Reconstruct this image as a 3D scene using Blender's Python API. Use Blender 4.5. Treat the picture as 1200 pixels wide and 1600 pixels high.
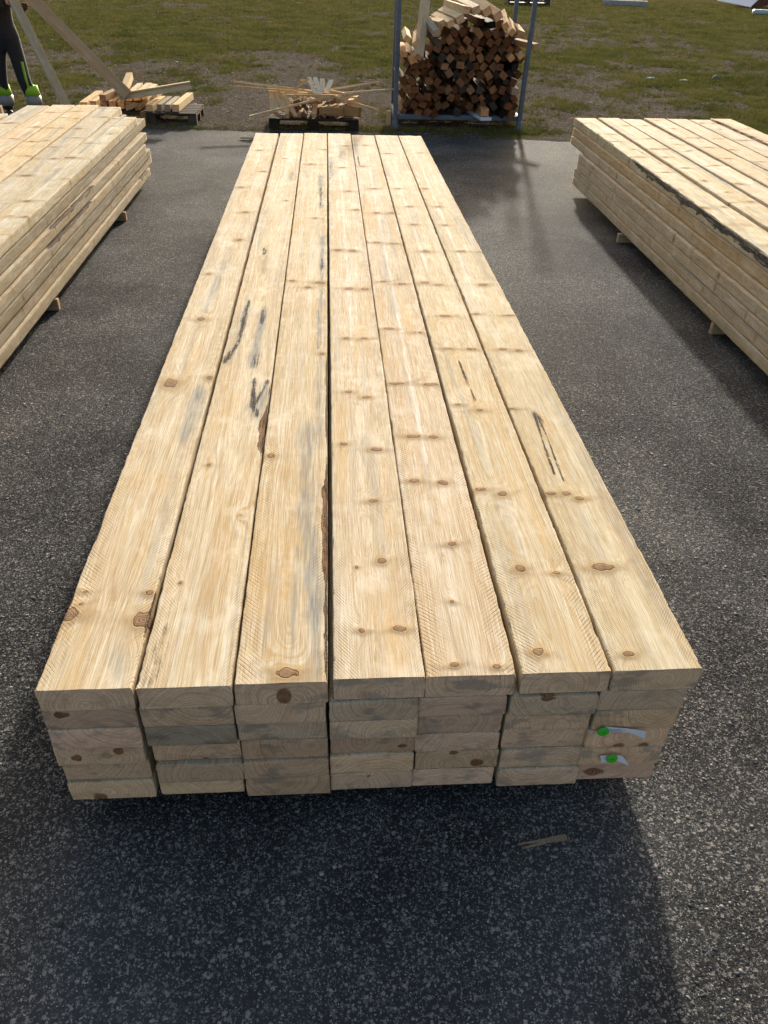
import bpy, bmesh, math, random
import numpy as np
from mathutils import Matrix, Vector

# ------------------------------------------------------------------ clearing, camera, light
for o in list(bpy.data.objects):
    bpy.data.objects.remove(o)
SC = bpy.context.scene
COL = SC.collection
R_ = math.radians

PITCH, YAW, ROLL = 0.6203, 0.07795, 0.02897
CAM = Vector((0.7127, -1.2868, 1.948))
fw = Vector((math.sin(YAW) * math.cos(PITCH), math.cos(YAW) * math.cos(PITCH), -math.sin(PITCH)))
rt = Vector((math.cos(YAW), -math.sin(YAW), 0))
up = rt.cross(fw)
rt2 = rt * math.cos(ROLL) + up * math.sin(ROLL)
up2 = -rt * math.sin(ROLL) + up * math.cos(ROLL)
cd = bpy.data.cameras.new("camera")
cam = bpy.data.objects.new("camera", cd)
COL.objects.link(cam)
m3 = Matrix((rt2, up2, -fw)).transposed()
cam.matrix_world = Matrix.Translation(CAM) @ m3.to_4x4()
cd.sensor_fit = 'VERTICAL'
cd.sensor_height = 32.0
cd.sensor_width = 24.0
cd.lens = 32.0 * 1212.5 / 1600.0
cd.clip_start = 0.05
cd.clip_end = 1000
SC.camera = cam

SUN_EL, SUN_AZ = 18.0, 10.0
world = bpy.data.worlds.new("World")
SC.world = world
world.use_nodes = True
wn = world.node_tree
wn.nodes.clear()
sky = wn.nodes.new('ShaderNodeTexSky')
sky.sky_type = 'NISHITA'
sky.sun_disc = False
sky.sun_elevation = R_(SUN_EL)
sky.sun_rotation = R_(SUN_AZ)
sky.air_density = 1.0
sky.dust_density = 5.0
sky.ozone_density = 0.3
bg = wn.nodes.new('ShaderNodeBackground')
bg.inputs['Strength'].default_value = 0.15
wo = wn.nodes.new('ShaderNodeOutputWorld')
wn.links.new(sky.outputs[0], bg.inputs[0])
wn.links.new(bg.outputs[0], wo.inputs[0])

sl = bpy.data.lights.new("sun", 'SUN')
sl.energy = 4.2
sl.angle = R_(1.8)
sl.color = (1.0, 0.955, 0.86)
sun = bpy.data.objects.new("sun", sl)
COL.objects.link(sun)
sd = Vector((math.sin(R_(SUN_AZ)) * math.cos(R_(SUN_EL)), math.cos(R_(SUN_AZ)) * math.cos(R_(SUN_EL)), math.sin(R_(SUN_EL))))
sun.rotation_euler = sd.to_track_quat('Z', 'Y').to_euler()
sun.location = sd * 50

SC.view_settings.view_transform = 'Standard'
SC.view_settings.look = 'None'
SC.view_settings.exposure = 0.72
SC.view_settings.gamma = 1.0
SC.view_settings.use_curve_mapping = False
SC.cycles.max_bounces = 6

rnd = random.Random(7)

# ------------------------------------------------------------------ node helpers
class NT:
    def __init__(s, name):
        s.m = bpy.data.materials.new(name)
        s.m.use_nodes = True
        s.t = s.m.node_tree
        s.t.nodes.clear()
        s.out = s.t.nodes.new('ShaderNodeOutputMaterial')
        s.b = s.t.nodes.new('ShaderNodeBsdfPrincipled')
        s.t.links.new(s.b.outputs[0], s.out.inputs[0])

    def n(s, typ, **kw):
        nd = s.t.nodes.new('ShaderNode' + typ)
        for k, v in kw.items():
            setattr(nd, k, v)
        return nd

    def put(s, sock, v):
        if isinstance(v, (int, float)):
            sock.default_value = v
        elif isinstance(v, (tuple, list)):
            if len(v) == 3 and sock.type == 'RGBA':
                v = tuple(v) + (1,)
            sock.default_value = v
        else:
            s.t.links.new(v, sock)

    def math(s, op, a, b=None, c=None, clamp=False):
        nd = s.n('Math', operation=op, use_clamp=clamp)
        s.put(nd.inputs[0], a)
        if b is not None: s.put(nd.inputs[1], b)
        if c is not None: s.put(nd.inputs[2], c)
        return nd.outputs[0]

    def vmul(s, v, sc, add=(0, 0, 0)):
        nd = s.n('Mapping')
        s.put(nd.inputs['Vector'], v)
        nd.inputs['Scale'].default_value = sc
        s.put(nd.inputs['Location'], add)
        return nd.outputs[0]

    def noise(s, v, scale=1, detail=2, rough=0.5, out='Fac'):
        nd = s.n('TexNoise')
        s.put(nd.inputs['Vector'], v)
        nd.inputs['Scale'].default_value = scale
        nd.inputs['Detail'].default_value = detail
        nd.inputs['Roughness'].default_value = rough
        return nd.outputs[out]

    def vor(s, v, scale, out='Distance', feature='F1', rand=1.0, metric='EUCLIDEAN'):
        nd = s.n('TexVoronoi', feature=feature, distance=metric)
        s.put(nd.inputs['Vector'], v)
        nd.inputs['Scale'].default_value = scale
        nd.inputs['Randomness'].default_value = rand
        return nd.outputs[out] if out else nd

    def mix(s, f, a, b, mode='MIX'):
        nd = s.n('Mix', data_type='RGBA', blend_type=mode)
        s.put(nd.inputs[0], f)
        s.put(nd.inputs[6], a)
        s.put(nd.inputs[7], b)
        return nd.outputs[2]

    def rng(s, v, a, b, c=0.0, d=1.0, smooth=False):
        nd = s.n('MapRange', interpolation_type='SMOOTHSTEP' if smooth else 'LINEAR')
        s.put(nd.inputs[0], v)
        nd.inputs[1].default_value = a
        nd.inputs[2].default_value = b
        nd.inputs[3].default_value = c
        nd.inputs[4].default_value = d
        return nd.outputs[0]

    def ramp(s, v, pts):
        nd = s.n('ValToRGB')
        s.put(nd.inputs[0], v)
        e = nd.color_ramp.elements
        while len(e) < len(pts): e.new(0.5)
        for el, (p, c) in zip(e, pts):
            el.position = p
            el.color = tuple(c) + (1,) if len(c) == 3 else c
        return nd.outputs[0]

    def sep(s, v):
        nd = s.n('SeparateXYZ')
        s.put(nd.inputs[0], v)
        return nd.outputs

    def attr(s, name, out='Fac'):
        nd = s.n('Attribute', attribute_name=name)
        return nd.outputs[out]

    def obj(s, out='Object'):
        return s.n('TexCoord').outputs[out]

    def bump(s, h, dist, strength=1.0, normal=None):
        nd = s.n('Bump')
        s.put(nd.inputs['Height'], h)
        nd.inputs['Distance'].default_value = dist
        nd.inputs['Strength'].default_value = strength
        if normal is not None: s.put(nd.inputs['Normal'], normal)
        return nd.outputs[0]

    def fin(s, col, rough=0.7, normal=None, metal=0.0, spec=None):
        s.put(s.b.inputs['Base Color'], col)
        s.put(s.b.inputs['Roughness'], rough)
        s.put(s.b.inputs['Metallic'], metal)
        if spec is not None: s.put(s.b.inputs['Specular IOR Level'], spec)
        if normal is not None: s.put(s.b.inputs['Normal'], normal)
        return s.m


def simple(name, col, rough=0.6, metal=0.0, nscale=30, amt=0.25, bump=0.0):
    t = NT(name)
    o = t.obj()
    f = t.noise(o, nscale, 4, 0.6)
    dark = tuple(c * (1 - amt) for c in col)
    lite = tuple(min(1, c * (1 + amt)) for c in col)
    c = t.mix(t.rng(f, 0.3, 0.7), dark, lite)
    return t.fin(c, rough, t.bump(f, bump) if bump else None, metal)


# ------------------------------------------------------------------ wood materials
def wood_material(name, detailed):
    t = NT(name)
    oc = t.obj()
    info = t.n('ObjectInfo')
    rand = info.outputs['Random']
    tint = info.outputs['Color']
    off = t.n('CombineXYZ')
    t.put(off.inputs[0], t.math('MULTIPLY', rand, 37.0))
    t.put(off.inputs[1], t.math('MULTIPLY', rand, 91.0))
    t.put(off.inputs[2], t.math('MULTIPLY', rand, 53.0))
    va = t.n('VectorMath', operation='ADD')
    t.put(va.inputs[0], oc)
    t.put(va.inputs[1], off.outputs[0])
    p = va.outputs[0]
    xyz = t.sep(oc)
    nrm = t.sep(t.obj('Normal'))
    endm = t.math('GREATER_THAN', t.math('ABSOLUTE', nrm[1]), 0.7)
    if detailed:
        rr = t.attr('rr')
        kn = t.attr('kn')
    else:
        vx = t.math('ADD', xyz[0], t.math('MULTIPLY_ADD', rand, 0.12, -0.06))
        vz = t.math('ADD', xyz[2], t.math('MULTIPLY_ADD', rand, 0.09, -0.02))
        rr = t.math('SQRT', t.math('ADD', t.math('MULTIPLY', vx, vx), t.math('MULTIPLY', vz, vz)))
        kn = None
    # ring coordinate with slow wobble
    w1 = t.noise(t.vmul(p, (8, 0.75, 8)), 1, 3, 0.45)
    rr2 = t.math('ADD', rr, t.math('MULTIPLY', w1, 0.045))
    fr = t.math('MULTIPLY', rr2, t.math('MULTIPLY_ADD', rand, 70, 150))
    fr = t.math('ADD', fr, t.math('MULTIPLY', t.noise(t.math('MULTIPLY', rr2, 60), 1, 2), 5.0))
    ph = t.math('FRACT', fr)
    late = t.ramp(ph, [(0.0, (0.12,) * 3), (0.40, (0.05,) * 3), (0.80, (0.8,) * 3), (0.91, (1.0,) * 3), (0.98, (0.12,) * 3)])
    band = t.noise(t.math('MULTIPLY', rr2, 28), 1, 2)
    bandw = t.noise(t.math('MULTIPLY', t.math('ADD', rr2, rand), 110), 1, 3, 0.6)
    # fibres
    fib = t.noise(t.vmul(p, (420, 9, 420)), 1, 4, 0.65)
    fib2 = t.noise(t.vmul(p, (90, 2.2, 90)), 1, 4, 0.6)
    blotch = t.noise(t.vmul(p, (16, 1.1, 16)), 1, 5, 0.65)
    early = (0.645, 0.535, 0.35)
    latec = (0.42, 0.27, 0.11)
    col = t.mix(t.math('MULTIPLY', late, t.rng(band, 0.3, 0.7, 0.25, 1.0)), early, latec)
    col = t.mix(t.rng(bandw, 0.50, 0.66, 0.0, 0.8), col, (0.49, 0.335, 0.165))
    col = t.mix(t.rng(bandw, 0.45, 0.30, 0.0, 0.5), col, (0.80, 0.73, 0.57))
    col = t.mix(t.rng(fib2, 0.42, 0.68, 0.0, 0.65), col, (0.50, 0.355, 0.19))
    col = t.mix(t.rng(fib, 0.30, 0.52, 0.75, 0.0), col, (0.36, 0.25, 0.13))
    col = t.mix(t.rng(fib, 0.5, 0.72, 0.0, 0.6), col, (0.84, 0.78, 0.66))
    col = t.mix(t.rng(blotch, 0.5, 0.8, 0.0, 0.5), col, (0.80, 0.71, 0.52))
    col = t.mix(t.rng(blotch, 0.46, 0.28, 0.0, 0.7), col, (0.60, 0.40, 0.175))
    bandn = t.noise(t.vmul(p, (7, 5.0, 7), (1, 8, 3)), 1, 5, 0.7)
    col = t.mix(t.rng(bandn, 0.52, 0.72, 0.0, 0.55), col, (0.80, 0.70, 0.53))
    col = t.mix(t.rng(bandn, 0.46, 0.28, 0.0, 0.40), col, (0.50, 0.36, 0.20))
    # greyed weather film in streaks
    gs = t.noise(t.vmul(p, (26, 0.7, 26), (3, 5, 1)), 1, 3, 0.6)
    col = t.mix(t.rng(gs, 0.52, 0.72, 0.0, 0.5), col, (0.42, 0.38, 0.31))
    h = t.math('MULTIPLY', fib, 0.5)
    h = t.math('ADD', h, t.math('MULTIPLY', late, -0.12))
    if detailed:
        # saw marks: arcs across the face, strongest near the edges
        ax = t.math('ABSOLUTE', t.math('SUBTRACT', xyz[0], 0.112))
        wob = t.noise(t.vmul(p, (5, 1.2, 5)), 1, 2)
        sp = t.math('SUBTRACT', xyz[1], t.math('MULTIPLY', ax, t.math('MULTIPLY_ADD', rand, 0.8, 0.8)))
        sp = t.math('ADD', sp, t.math('MULTIPLY', wob, 0.05))
        sp = t.math('ADD', sp, t.math('MULTIPLY', t.noise(t.vmul(p, (120, 120, 120)), 1, 2), 0.0016))
        sph = t.math('FRACT', t.math('MULTIPLY', sp, t.math('MULTIPLY_ADD', rand, 18, 66)))
        line = t.rng(t.math('ABSOLUTE', t.math('SUBTRACT', sph, 0.5)), 0.0, 0.20, 1.0, 0.0, True)
        sm = t.rng(t.math('ADD', ax, t.math('MULTIPLY', t.noise(t.vmul(p, (6, 2.2, 6), (9, 2, 4)), 1, 3), 0.16)), 0.13, 0.185, 0.0, 1.0)
        sm = t.math('MULTIPLY', sm, t.rng(t.noise(t.vmul(p, (40, 30, 40)), 1, 3), 0.35, 0.6))
        sm = t.math('MULTIPLY', sm, t.math('SUBTRACT', 1.0, endm))
        saw = t.math('MULTIPLY', line, sm)
        col = t.mix(t.math('MULTIPLY', saw, 0.9), col, (0.27, 0.175, 0.09))
        fine = t.math('FRACT', t.math('MULTIPLY', sp, 260.0))
        h = t.math('ADD', h, t.math('MULTIPLY', saw, -0.9))
        h = t.math('ADD', h, t.math('MULTIPLY', t.math('MULTIPLY', fine, t.math('SUBTRACT', 1.0, endm)), 0.18))
        st = t.n('Attribute', attribute_name='stain')
        sc = t.sep(st.outputs['Vector'])
        pale = st.outputs['Alpha']
        sn = t.noise(t.vmul(p, (150, 5, 150)), 1, 4, 0.7)
        sn2 = t.noise(t.vmul(p, (70, 35, 70)), 1, 4, 0.7)
        col = t.mix(t.math('MULTIPLY', pale, t.rng(sn, 0.35, 0.65)), col, (0.86, 0.80, 0.68))
        blue = t.math('MULTIPLY', sc[0], t.rng(sn, 0.33, 0.60, 0.15, 1.15), clamp=True)
        col = t.mix(blue, col, (0.22, 0.225, 0.21))
        org = t.math('MULTIPLY', sc[1], t.rng(sn2, 0.38, 0.62, 0.1, 1.0), clamp=True)
        col = t.mix(t.math('MULTIPLY', org, 0.8), col, (0.54, 0.315, 0.10))
        # knots
        wg = t.math('MULTIPLY', t.attr('wing'), t.rng(sn2, 0.36, 0.6, 0.25, 1.0))
        col = t.mix(t.math('MULTIPLY', wg, 0.85), col, (0.27, 0.19, 0.11))
        h = t.math('ADD', h, t.math('MULTIPLY', t.math('MULTIPLY', t.attr('wing'), sn2), 1.4))
        spike = t.rng(t.math('ADD', kn, t.math('MULTIPLY_ADD', sn2, 1.2, -.6)), 0.9, 3.0, 0.72, 0.0, True)
        col = t.mix(spike, col, (0.42, 0.28, 0.13))
        kr = t.math('FRACT', t.math('MULTIPLY', kn, 4.5))
        core = t.mix(t.rng(t.math('ADD', kr, t.math('MULTIPLY_ADD', sn2, 1.6, -.8)), 0.2, 0.9, 0.0, 0.9), (0.36, 0.225, 0.125), (0.14, 0.075, 0.038))
        kns = t.math('ADD', kn, t.math('MULTIPLY_ADD', sn2, 0.5, -0.25))
        col = t.mix(t.rng(kns, 0.95, 0.82), col, core)
        rim = t.math('MULTIPLY', t.rng(kns, 0.78, 0.93, 0.0, 1.0), t.rng(kns, 0.95, 1.08, 1.0, 0.0))
        col = t.mix(t.math('MULTIPLY', rim, 0.75), col, (0.10, 0.055, 0.03))
        h = t.math('ADD', h, t.math('MULTIPLY', rim, -1.2))
        # black stain and bark
        bark = t.rng(sc[2], 1.45, 1.7)
        snm = t.math('ADD', t.math('MULTIPLY', sn, 0.6), t.math('MULTIPLY', sn2, 0.4))
        blk = t.math('MULTIPLY', sc[2], t.rng(snm, 0.36, 0.56, 0.2, 1.25), clamp=True)
        blk = t.rng(t.math('ADD', blk, t.math('MULTIPLY_ADD', t.noise(t.vmul(p, (260, 60, 260)), 1, 4, 0.7), 0.8, -0.4)), 0.22, 0.72)
        strp = t.math('FRACT', t.math('MULTIPLY', xyz[1], 75.0))
        col = t.mix(blk, col, t.mix(t.math('MULTIPLY', t.math('LESS_THAN', t.math('ABSOLUTE', nrm[2]), 0.7), t.math('MULTIPLY', t.rng(strp, .55, .8), t.rng(sn2, .4, .6))), t.mix(t.rng(sn2, 0.5, 0.68), (0.045, 0.042, 0.038), (0.16, 0.12, 0.085)), (0.22, 0.19, 0.15)))
        col = t.mix(bark, col, t.mix(t.rng(snm, .38, .6), (0.055, 0.030, 0.018), (0.30, 0.17, 0.085)))
        h = t.math('ADD', h, t.math('MULTIPLY', blk, t.math('MULTIPLY', sn2, 1.6)))
    col = t.mix(1.0, col, (0.965, 1.0, 1.07), 'MULTIPLY')
    # end grain: dusty with blue stain, base lightened and warmed to paint in skylight
    eb = t.noise(t.vmul(p, (9, 3, 16), (7, 1, 3)), 1, 3, 0.6)
    ec = t.mix(t.math('MULTIPLY', late, 0.62), (0.90, 0.60, 0.385), (0.40, 0.20, 0.10))
    ec = t.mix(t.rng(eb, 0.55, 0.64, 0.0, 0.6), ec, (0.27, 0.23, 0.19))
    ec = t.mix(t.rng(t.noise(t.vmul(p, (260, 260, 260)), 1, 3, 0.7), 0.35, 0.6, 0.3, 0.0), ec, (0.22, 0.15, 0.10))
    ec = t.mix(t.rng(t.noise(t.vmul(p, (14, 3, 20), (2, 9, 6)), 1, 4, 0.65), 0.5, 0.7, 0.0, 0.6), ec, (0.44, 0.26, 0.155))
    if detailed:
        ec = t.mix(t.rng(kn, 1.02, 0.80), ec, t.mix(t.math('ADD', kr, t.math('MULTIPLY_ADD', sn2, 1.6, -.8)), (0.40, 0.20, 0.11), (0.15, 0.06, 0.03)))
    col = t.mix(endm, col, ec)
    col = t.mix(1.0, col, tint, 'MULTIPLY')
    nb = t.bump(h, 0.0011, 0.9)
    return t.fin(col, t.rng(fib2, 0.3, 0.7, 0.75, 0.95), nb, spec=0.05)


WOOD = wood_material("sawn_spruce", True)
OFFW = wood_material("offcut_wood", False)

# ------------------------------------------------------------------ numpy helpers
def vnoise(x, y, seed=0):
    x = np.asarray(x, float); y = np.asarray(y, float)
    xi = np.floor(x).astype(np.int64); yi = np.floor(y).astype(np.int64)
    xf = x - xi; yf = y - yi
    def h(a, b):
        n = (a * 374761393 + b * 668265263 + seed * 1442695041) & 0xffffffff
        n = ((n ^ (n >> 13)) * 1274126177) & 0xffffffff
        return ((n ^ (n >> 16)) & 0xffff) / 65535.0
    u = xf * xf * (3 - 2 * xf); v = yf * yf * (3 - 2 * yf)
    return (h(xi, yi) * (1 - u) + h(xi + 1, yi) * u) * (1 - v) + (h(xi, yi + 1) * (1 - u) + h(xi + 1, yi + 1) * u) * v


def fbm(x, y, seed=0, oct=4):
    s = 0; a = 0.5; f = 1
    for k in range(oct):
        s = s + a * vnoise(x * f, y * f, seed + k * 17); a *= 0.5; f *= 2.03
    return s


def mesh_np(name, verts, faces, mat):
    me = bpy.data.meshes.new(name)
    verts = np.asarray(verts, np.float32); faces = np.asarray(faces, np.int32)
    nv, nf, k = len(verts), len(faces), faces.shape[1]
    me.vertices.add(nv); me.vertices.foreach_set('co', verts.ravel())
    me.loops.add(nf * k); me.loops.foreach_set('vertex_index', faces.ravel())
    me.polygons.add(nf)
    me.polygons.foreach_set('loop_start', np.arange(0, nf * k, k, dtype=np.int32))
    me.update(calc_edges=True)
    me.materials.append(mat)
    return me


def fattr(me, name, a):
    at = me.attributes.new(name, 'FLOAT', 'POINT')
    at.data.foreach_set('value', np.asarray(a, np.float32))


def link(name, me, parent=None):
    o = bpy.data.objects.new(name, me)
    COL.objects.link(o)
    if parent: o.parent = parent
    return o


def tag(o, label=None, cat=None, group=None, kind=None):
    if label: o['label'] = label
    if cat: o['category'] = cat
    if group: o['group'] = group
    if kind: o['kind'] = kind
    return o


def seg_dist(px, py, pts):
    d = np.full(px.shape, 1e9)
    for (ax, ay), (bx, by) in zip(pts[:-1], pts[1:]):
        vx, vy = bx - ax, by - ay
        L = vx * vx + vy * vy + 1e-12
        t = np.clip(((px - ax) * vx + (py - ay) * vy) / L, 0, 1)
        # distance across the grain counts fully, along the grain less
        d = np.minimum(d, np.hypot(px - ax - t * vx, (py - ay - t * vy) * 0.35))
    return d


# ------------------------------------------------------------------ boards
def board_mesh(name, L, w=0.223, t=0.0727, nx=16, ny=60, nz=5, ypow=1.5, seed=0, pith=None,
               knots=(), strokes=(), wane=(), bow=0.0, endskew=0.0, rough=0.0009, fuzz=True):
    r = random.Random(seed * 7 + 3)
    xs = np.linspace(0, w, nx + 1); zs = np.linspace(-t, 0, nz + 1)
    ys = L * np.linspace(0, 1, ny + 1) ** ypow
    idx = -np.ones((nx + 1, ny + 1, nz + 1), np.int64)
    surf = np.zeros(idx.shape, bool)
    surf[0] = surf[-1] = True; surf[:, 0] = surf[:, -1] = True; surf[:, :, 0] = surf[:, :, -1] = True
    I, J, K = np.nonzero(surf)
    idx[I, J, K] = np.arange(len(I))
    X, Y, Z = xs[I], ys[J], zs[K]
    def quads(a, flip):
        q = np.stack([a[:-1, :-1], a[1:, :-1], a[1:, 1:], a[:-1, 1:]], -1).reshape(-1, 4)
        return q[:, ::-1] if flip else q
    F = np.concatenate([quads(idx[:, :, -1], False), quads(idx[:, :, 0], True),
                        quads(idx[:, 0, :], False), quads(idx[:, -1, :], True),
                        quads(idx[0], True), quads(idx[-1], False)])
    # pith line
    if pith is None: pith = (w / 2 + r.uniform(-.05, .05), r.choice([-0.02, -0.06, -0.09, 0.02]) + r.uniform(-.02, .02))
    px = pith[0] + 0.010 * np.sin(Y * 1.1 + r.uniform(0, 6)) + 0.005 * np.sin(Y * 3.1 + r.uniform(0, 6)) + 0.02 * (vnoise(Y * .8, Y * 0, seed) - .5)
    pz = pith[1] + 0.012 * np.sin(Y * 0.9 + r.uniform(0, 6)) + 0.006 * np.sin(Y * 2.7 + r.uniform(0, 6))
    rr = np.hypot(X - px, Z - pz)
    rr = rr + 0.003 * (vnoise(X * 14, Y * 2.2, seed + 5) - .5)
    kn = np.full(len(X), 9.0)
    wing = np.zeros(len(X))
    rw = random.Random(seed + 5)
    for (kx, ky, kz, ax, ay, az) in knots:
        s = np.sqrt(((X - kx) / ax) ** 2 + ((Y - ky) / ay) ** 2 + ((Z - kz) / az) ** 2)
        s = s * (1 + .55 * (vnoise(X * 70 + kx * 99, Y * 45 + ky * 31, seed + 12) - .5))
        kn = np.minimum(kn, s)
        if ax > .006 and az < .1:
            cv = rw.uniform(-1.6, 1.6); sl_ = rw.uniform(-.25, .25)
            yc = ky + cv * (X - kx) ** 2 * 2 + sl_ * (X - kx)
            dd = np.sqrt(((X - kx) / (ax * 2.6 + .02)) ** 2 + ((Y - yc) / (ay * .9 + .004)) ** 2) * (1 + .8 * (vnoise(X * 40, Y * 60 + ky * 9, seed + 14) - .5))
            wing = np.maximum(wing, np.exp(-dd ** 2) * np.clip(1 + Z / .03, 0, 1) * rw.uniform(.4, 1.0))
        rr = rr + 0.030 * (ax / 0.018) ** .6 * np.exp(-(np.hypot((X - kx) / (ax * 1.6 + .012), (Y - ky) / (ay * 2.2 + .035)) ** 2 + ((Z - kz) / (az * 1.5)) ** 2))
    stn = np.zeros((len(X), 4))
    for (ch, pts, wd, stg) in strokes:
        d = seg_dist(X, Y, pts)
        wv = wd * (0.25 + 1.1 * vnoise(Y * 8, Y * 0 + 3, seed + 90) + 0.6 * vnoise(Y * 26, X * 60, seed + 91))
        v = stg * np.clip(1.15 * (1 - d / (1.25 * wv)), 0, 1) * (.55 + .8 * vnoise(X * 90, Y * 14, seed + 95)) * np.clip(1 + Z / 0.02, 0, 1)
        stn[:, ch] = np.maximum(stn[:, ch], v)
    # shape
    P = np.stack([X, Y, Z], 1)
    nA = vnoise(Y * 9, X * 6 + Z * 40, seed + 1) - .5
    nB = vnoise(Y * 60, X * 30 + Z * 60, seed + 2) - .5
    nC = vnoise(Y * 7, X * 18, seed + 3) - .5
    sx = np.where(I == 0, -1, np.where(I == nx, 1, 0)); sz = np.where(K == 0, -1, np.where(K == nz, 1, 0))
    sy = np.where(J == 0, -1, np.where(J == ny, 1, 0))
    P[:, 0] += sx * (rough * 1.6 * nA + rough * nB) * 1.2
    P[:, 2] += np.where(sz > 0, 1, 0) * (nC * rough * 1.6)
    kb = np.exp(-np.clip(kn - .8, 0, 9) ** 2 * 1.2)
    P[:, 2] += np.where(sz > 0, 1, 0) * kb * 0.0012
    edge = (np.abs(sx) + np.abs(sz) + np.abs(sy)) >= 2
    c = 0.0011 * (0.6 + 1.1 * vnoise(Y * 35, X * 50, seed + 4))
    for ax_, s_ in ((0, sx), (1, sy), (2, sz)):
        P[:, ax_] -= np.where(edge, s_ * c, 0)
    # chips torn out of the top arrises
    chip = np.clip(vnoise(Y * 45, X * 9 + 3, seed + 8) - 0.80, 0, 1) * 0.02
    tope = (sz > 0) & (sx != 0)
    P[:, 0] -= np.where(tope, sx * chip, 0); P[:, 2] -= np.where(tope, chip * .7, 0)
    # wane
    for (side, y0, y1, amt) in wane:
        win = np.clip((Y - y0) / .08, 0, 1) * np.clip((y1 - Y) / .15, 0, 1)
        a = amt * win * (0.45 + 0.9 * vnoise(Y * 11, Y * 0 + 2, seed + 60) + 0.35 * vnoise(Y * 50, Y * 0, seed + 61))
        dx = (w - X) if side > 0 else X
        cc = dx + np.clip(-Z, 0, 1)
        mv = np.clip((a - cc) / 2, 0, None)
        P[:, 0] -= side * mv * 0.9; P[:, 2] -= mv * 0.9
        stn[:, 2] = np.maximum(stn[:, 2], np.clip((a - cc) / .004, 0, 1) * 2.0)
    P[:, 0] += bow * (4 * (Y / L) * (1 - Y / L))
    P[:, 1] += np.where(sy < 0, endskew * (X / w - .5) + 0.0015 * (vnoise(X * 40, Z * 40, seed) - .5), 0)
    me = mesh_np(name, P, F, WOOD)
    fattr(me, 'rr', rr); fattr(me, 'kn', kn); fattr(me, 'wing', wing)
    at = me.attributes.new('stain', 'FLOAT_COLOR', 'POINT')
    at.data.foreach_set('color', stn.astype(np.float32).ravel())
    return me


BL, OR, BK, PA = 0, 1, 2, 3

def auto_knots(r, L, w=0.223, t=0.0745, top=True, side=0, dens=0.55):
    out = []
    y = r.uniform(.05, .4)
    while y < L:
        if top:
            for k in range(r.choice([1, 1, 2, 2])):
                s = r.uniform(.009, .020)
                out.append((r.uniform(.02, w - .02), y + r.uniform(-.03, .03), 0, s * r.uniform(1, 2.6), s * r.uniform(.8, 1.6), .03))
        if side and r.random() < .8:
            out.append((w if side > 0 else 0, y + r.uniform(-.05, .05), r.uniform(-t + .01, -.01), .05, r.uniform(.007, .013), r.uniform(.009, .022)))
        y += r.uniform(.5, 1.5) * dens
    return out

def auto_strokes(r, L, n=5):
    out = []
    for k in range(n):
        y = r.uniform(.2, L - .2); x = r.uniform(.02, .20); l = r.uniform(.25, 1.6)
        ch = r.choice([BL, BL, OR, OR, PA, PA])
        out.append((ch, [(x, y), (x + r.uniform(-.02, .02), y + l * .5), (x + r.uniform(-.03, .03), y + l)], r.uniform(.008, .035), r.uniform(.35, .8)))
    return out

def place(name, me, x, y, z, rot=0.0, tint=(1, 1, 1), tilt=0.0):
    o = link(name, me)
    o.location = (x, y, z)
    o.rotation_euler = (tilt, 0, rot)
    o.color = (*tint, 1)
    return o

ORD = ['first', 'second', 'third', 'fourth', 'fifth', 'sixth', 'seventh']

# ------------------------------------------------------------------ asphalt and field
def asphalt_material():
    t = NT("asphalt")
    o = t.obj()
    big = t.noise(o, 0.55, 4, 0.55)
    med = t.noise(o, 6, 3, 0.6)
    ow = t.n('VectorMath', operation='ADD'); t.put(ow.inputs[0], o)
    wv_ = t.n('VectorMath', operation='SCALE'); t.put(wv_.inputs[0], t.noise(o, 170, 2, 0.6, 'Color')); wv_.inputs['Scale'].default_value = .014; t.put(ow.inputs[1], wv_.outputs[0])
    o2 = ow.outputs[0]
    v1 = t.vor(o2, 125, None); v2 = t.vor(o2, 270, None); v3 = t.vor(o2, 75, None)
    r1 = t.sep(v1.outputs['Color']); r2 = t.sep(v2.outputs['Color']); r3 = t.sep(v3.outputs['Color'])
    base = t.mix(t.rng(big, 0.35, 0.7), (0.013, 0.013, 0.014), (0.038, 0.038, 0.038))
    s1 = t.math('MULTIPLY', t.rng(r1[0], 0.60, 1.0, 0.0, 0.70), t.rng(v1.outputs['Distance'], 0.66, 0.46))
    c1 = t.mix(r1[1], (0.065, 0.066, 0.063), (0.22, 0.21, 0.19))
    col = t.mix(s1, base, c1)
    s2 = t.math('MULTIPLY', t.math('GREATER_THAN', r2[0], 0.82), t.rng(v2.outputs['Distance'], .64, .44, 0, 0.85))
    col = t.mix(s2, col, t.mix(r2[1], (0.09, 0.09, 0.10), (0.28, 0.26, 0.24)))
    s3 = t.math('MULTIPLY', t.math('GREATER_THAN', r3[0], 0.93), t.rng(v3.outputs['Distance'], .52, .38, 0, 0.55))
    col = t.mix(s3, col, t.mix(r3[2], (0.16, 0.16, 0.165), (0.30, 0.25, 0.22)))
    col = t.mix(1.0, col, t.mix(t.rng(t.noise(o, 1.1, 5, 0.6), .36, .62), (1.10, 1.10, 1.08), (2.05, 2.05, 1.97)), 'MULTIPLY')
    h = t.math('MULTIPLY', t.math('SUBTRACT', 1.0, v1.outputs['Distance']), t.math('MULTIPLY_ADD', r1[2], 0.8, 0.4))
    h = t.math('ADD', h, t.math('MULTIPLY', t.math('SUBTRACT', 1.0, v2.outputs['Distance']), 0.35))
    h = t.math('ADD', h, t.math('MULTIPLY', med, 0.8))
    h = t.math('ADD', h, t.math('MULTIPLY', s3, 0.7))
    n1 = t.bump(h, 0.0042, 1.0)
    rough = t.rng(big, 0.35, 0.7, 0.72, 0.85)
    return t.fin(col, rough, n1, spec=0.03)

ASP = asphalt_material()

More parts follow.
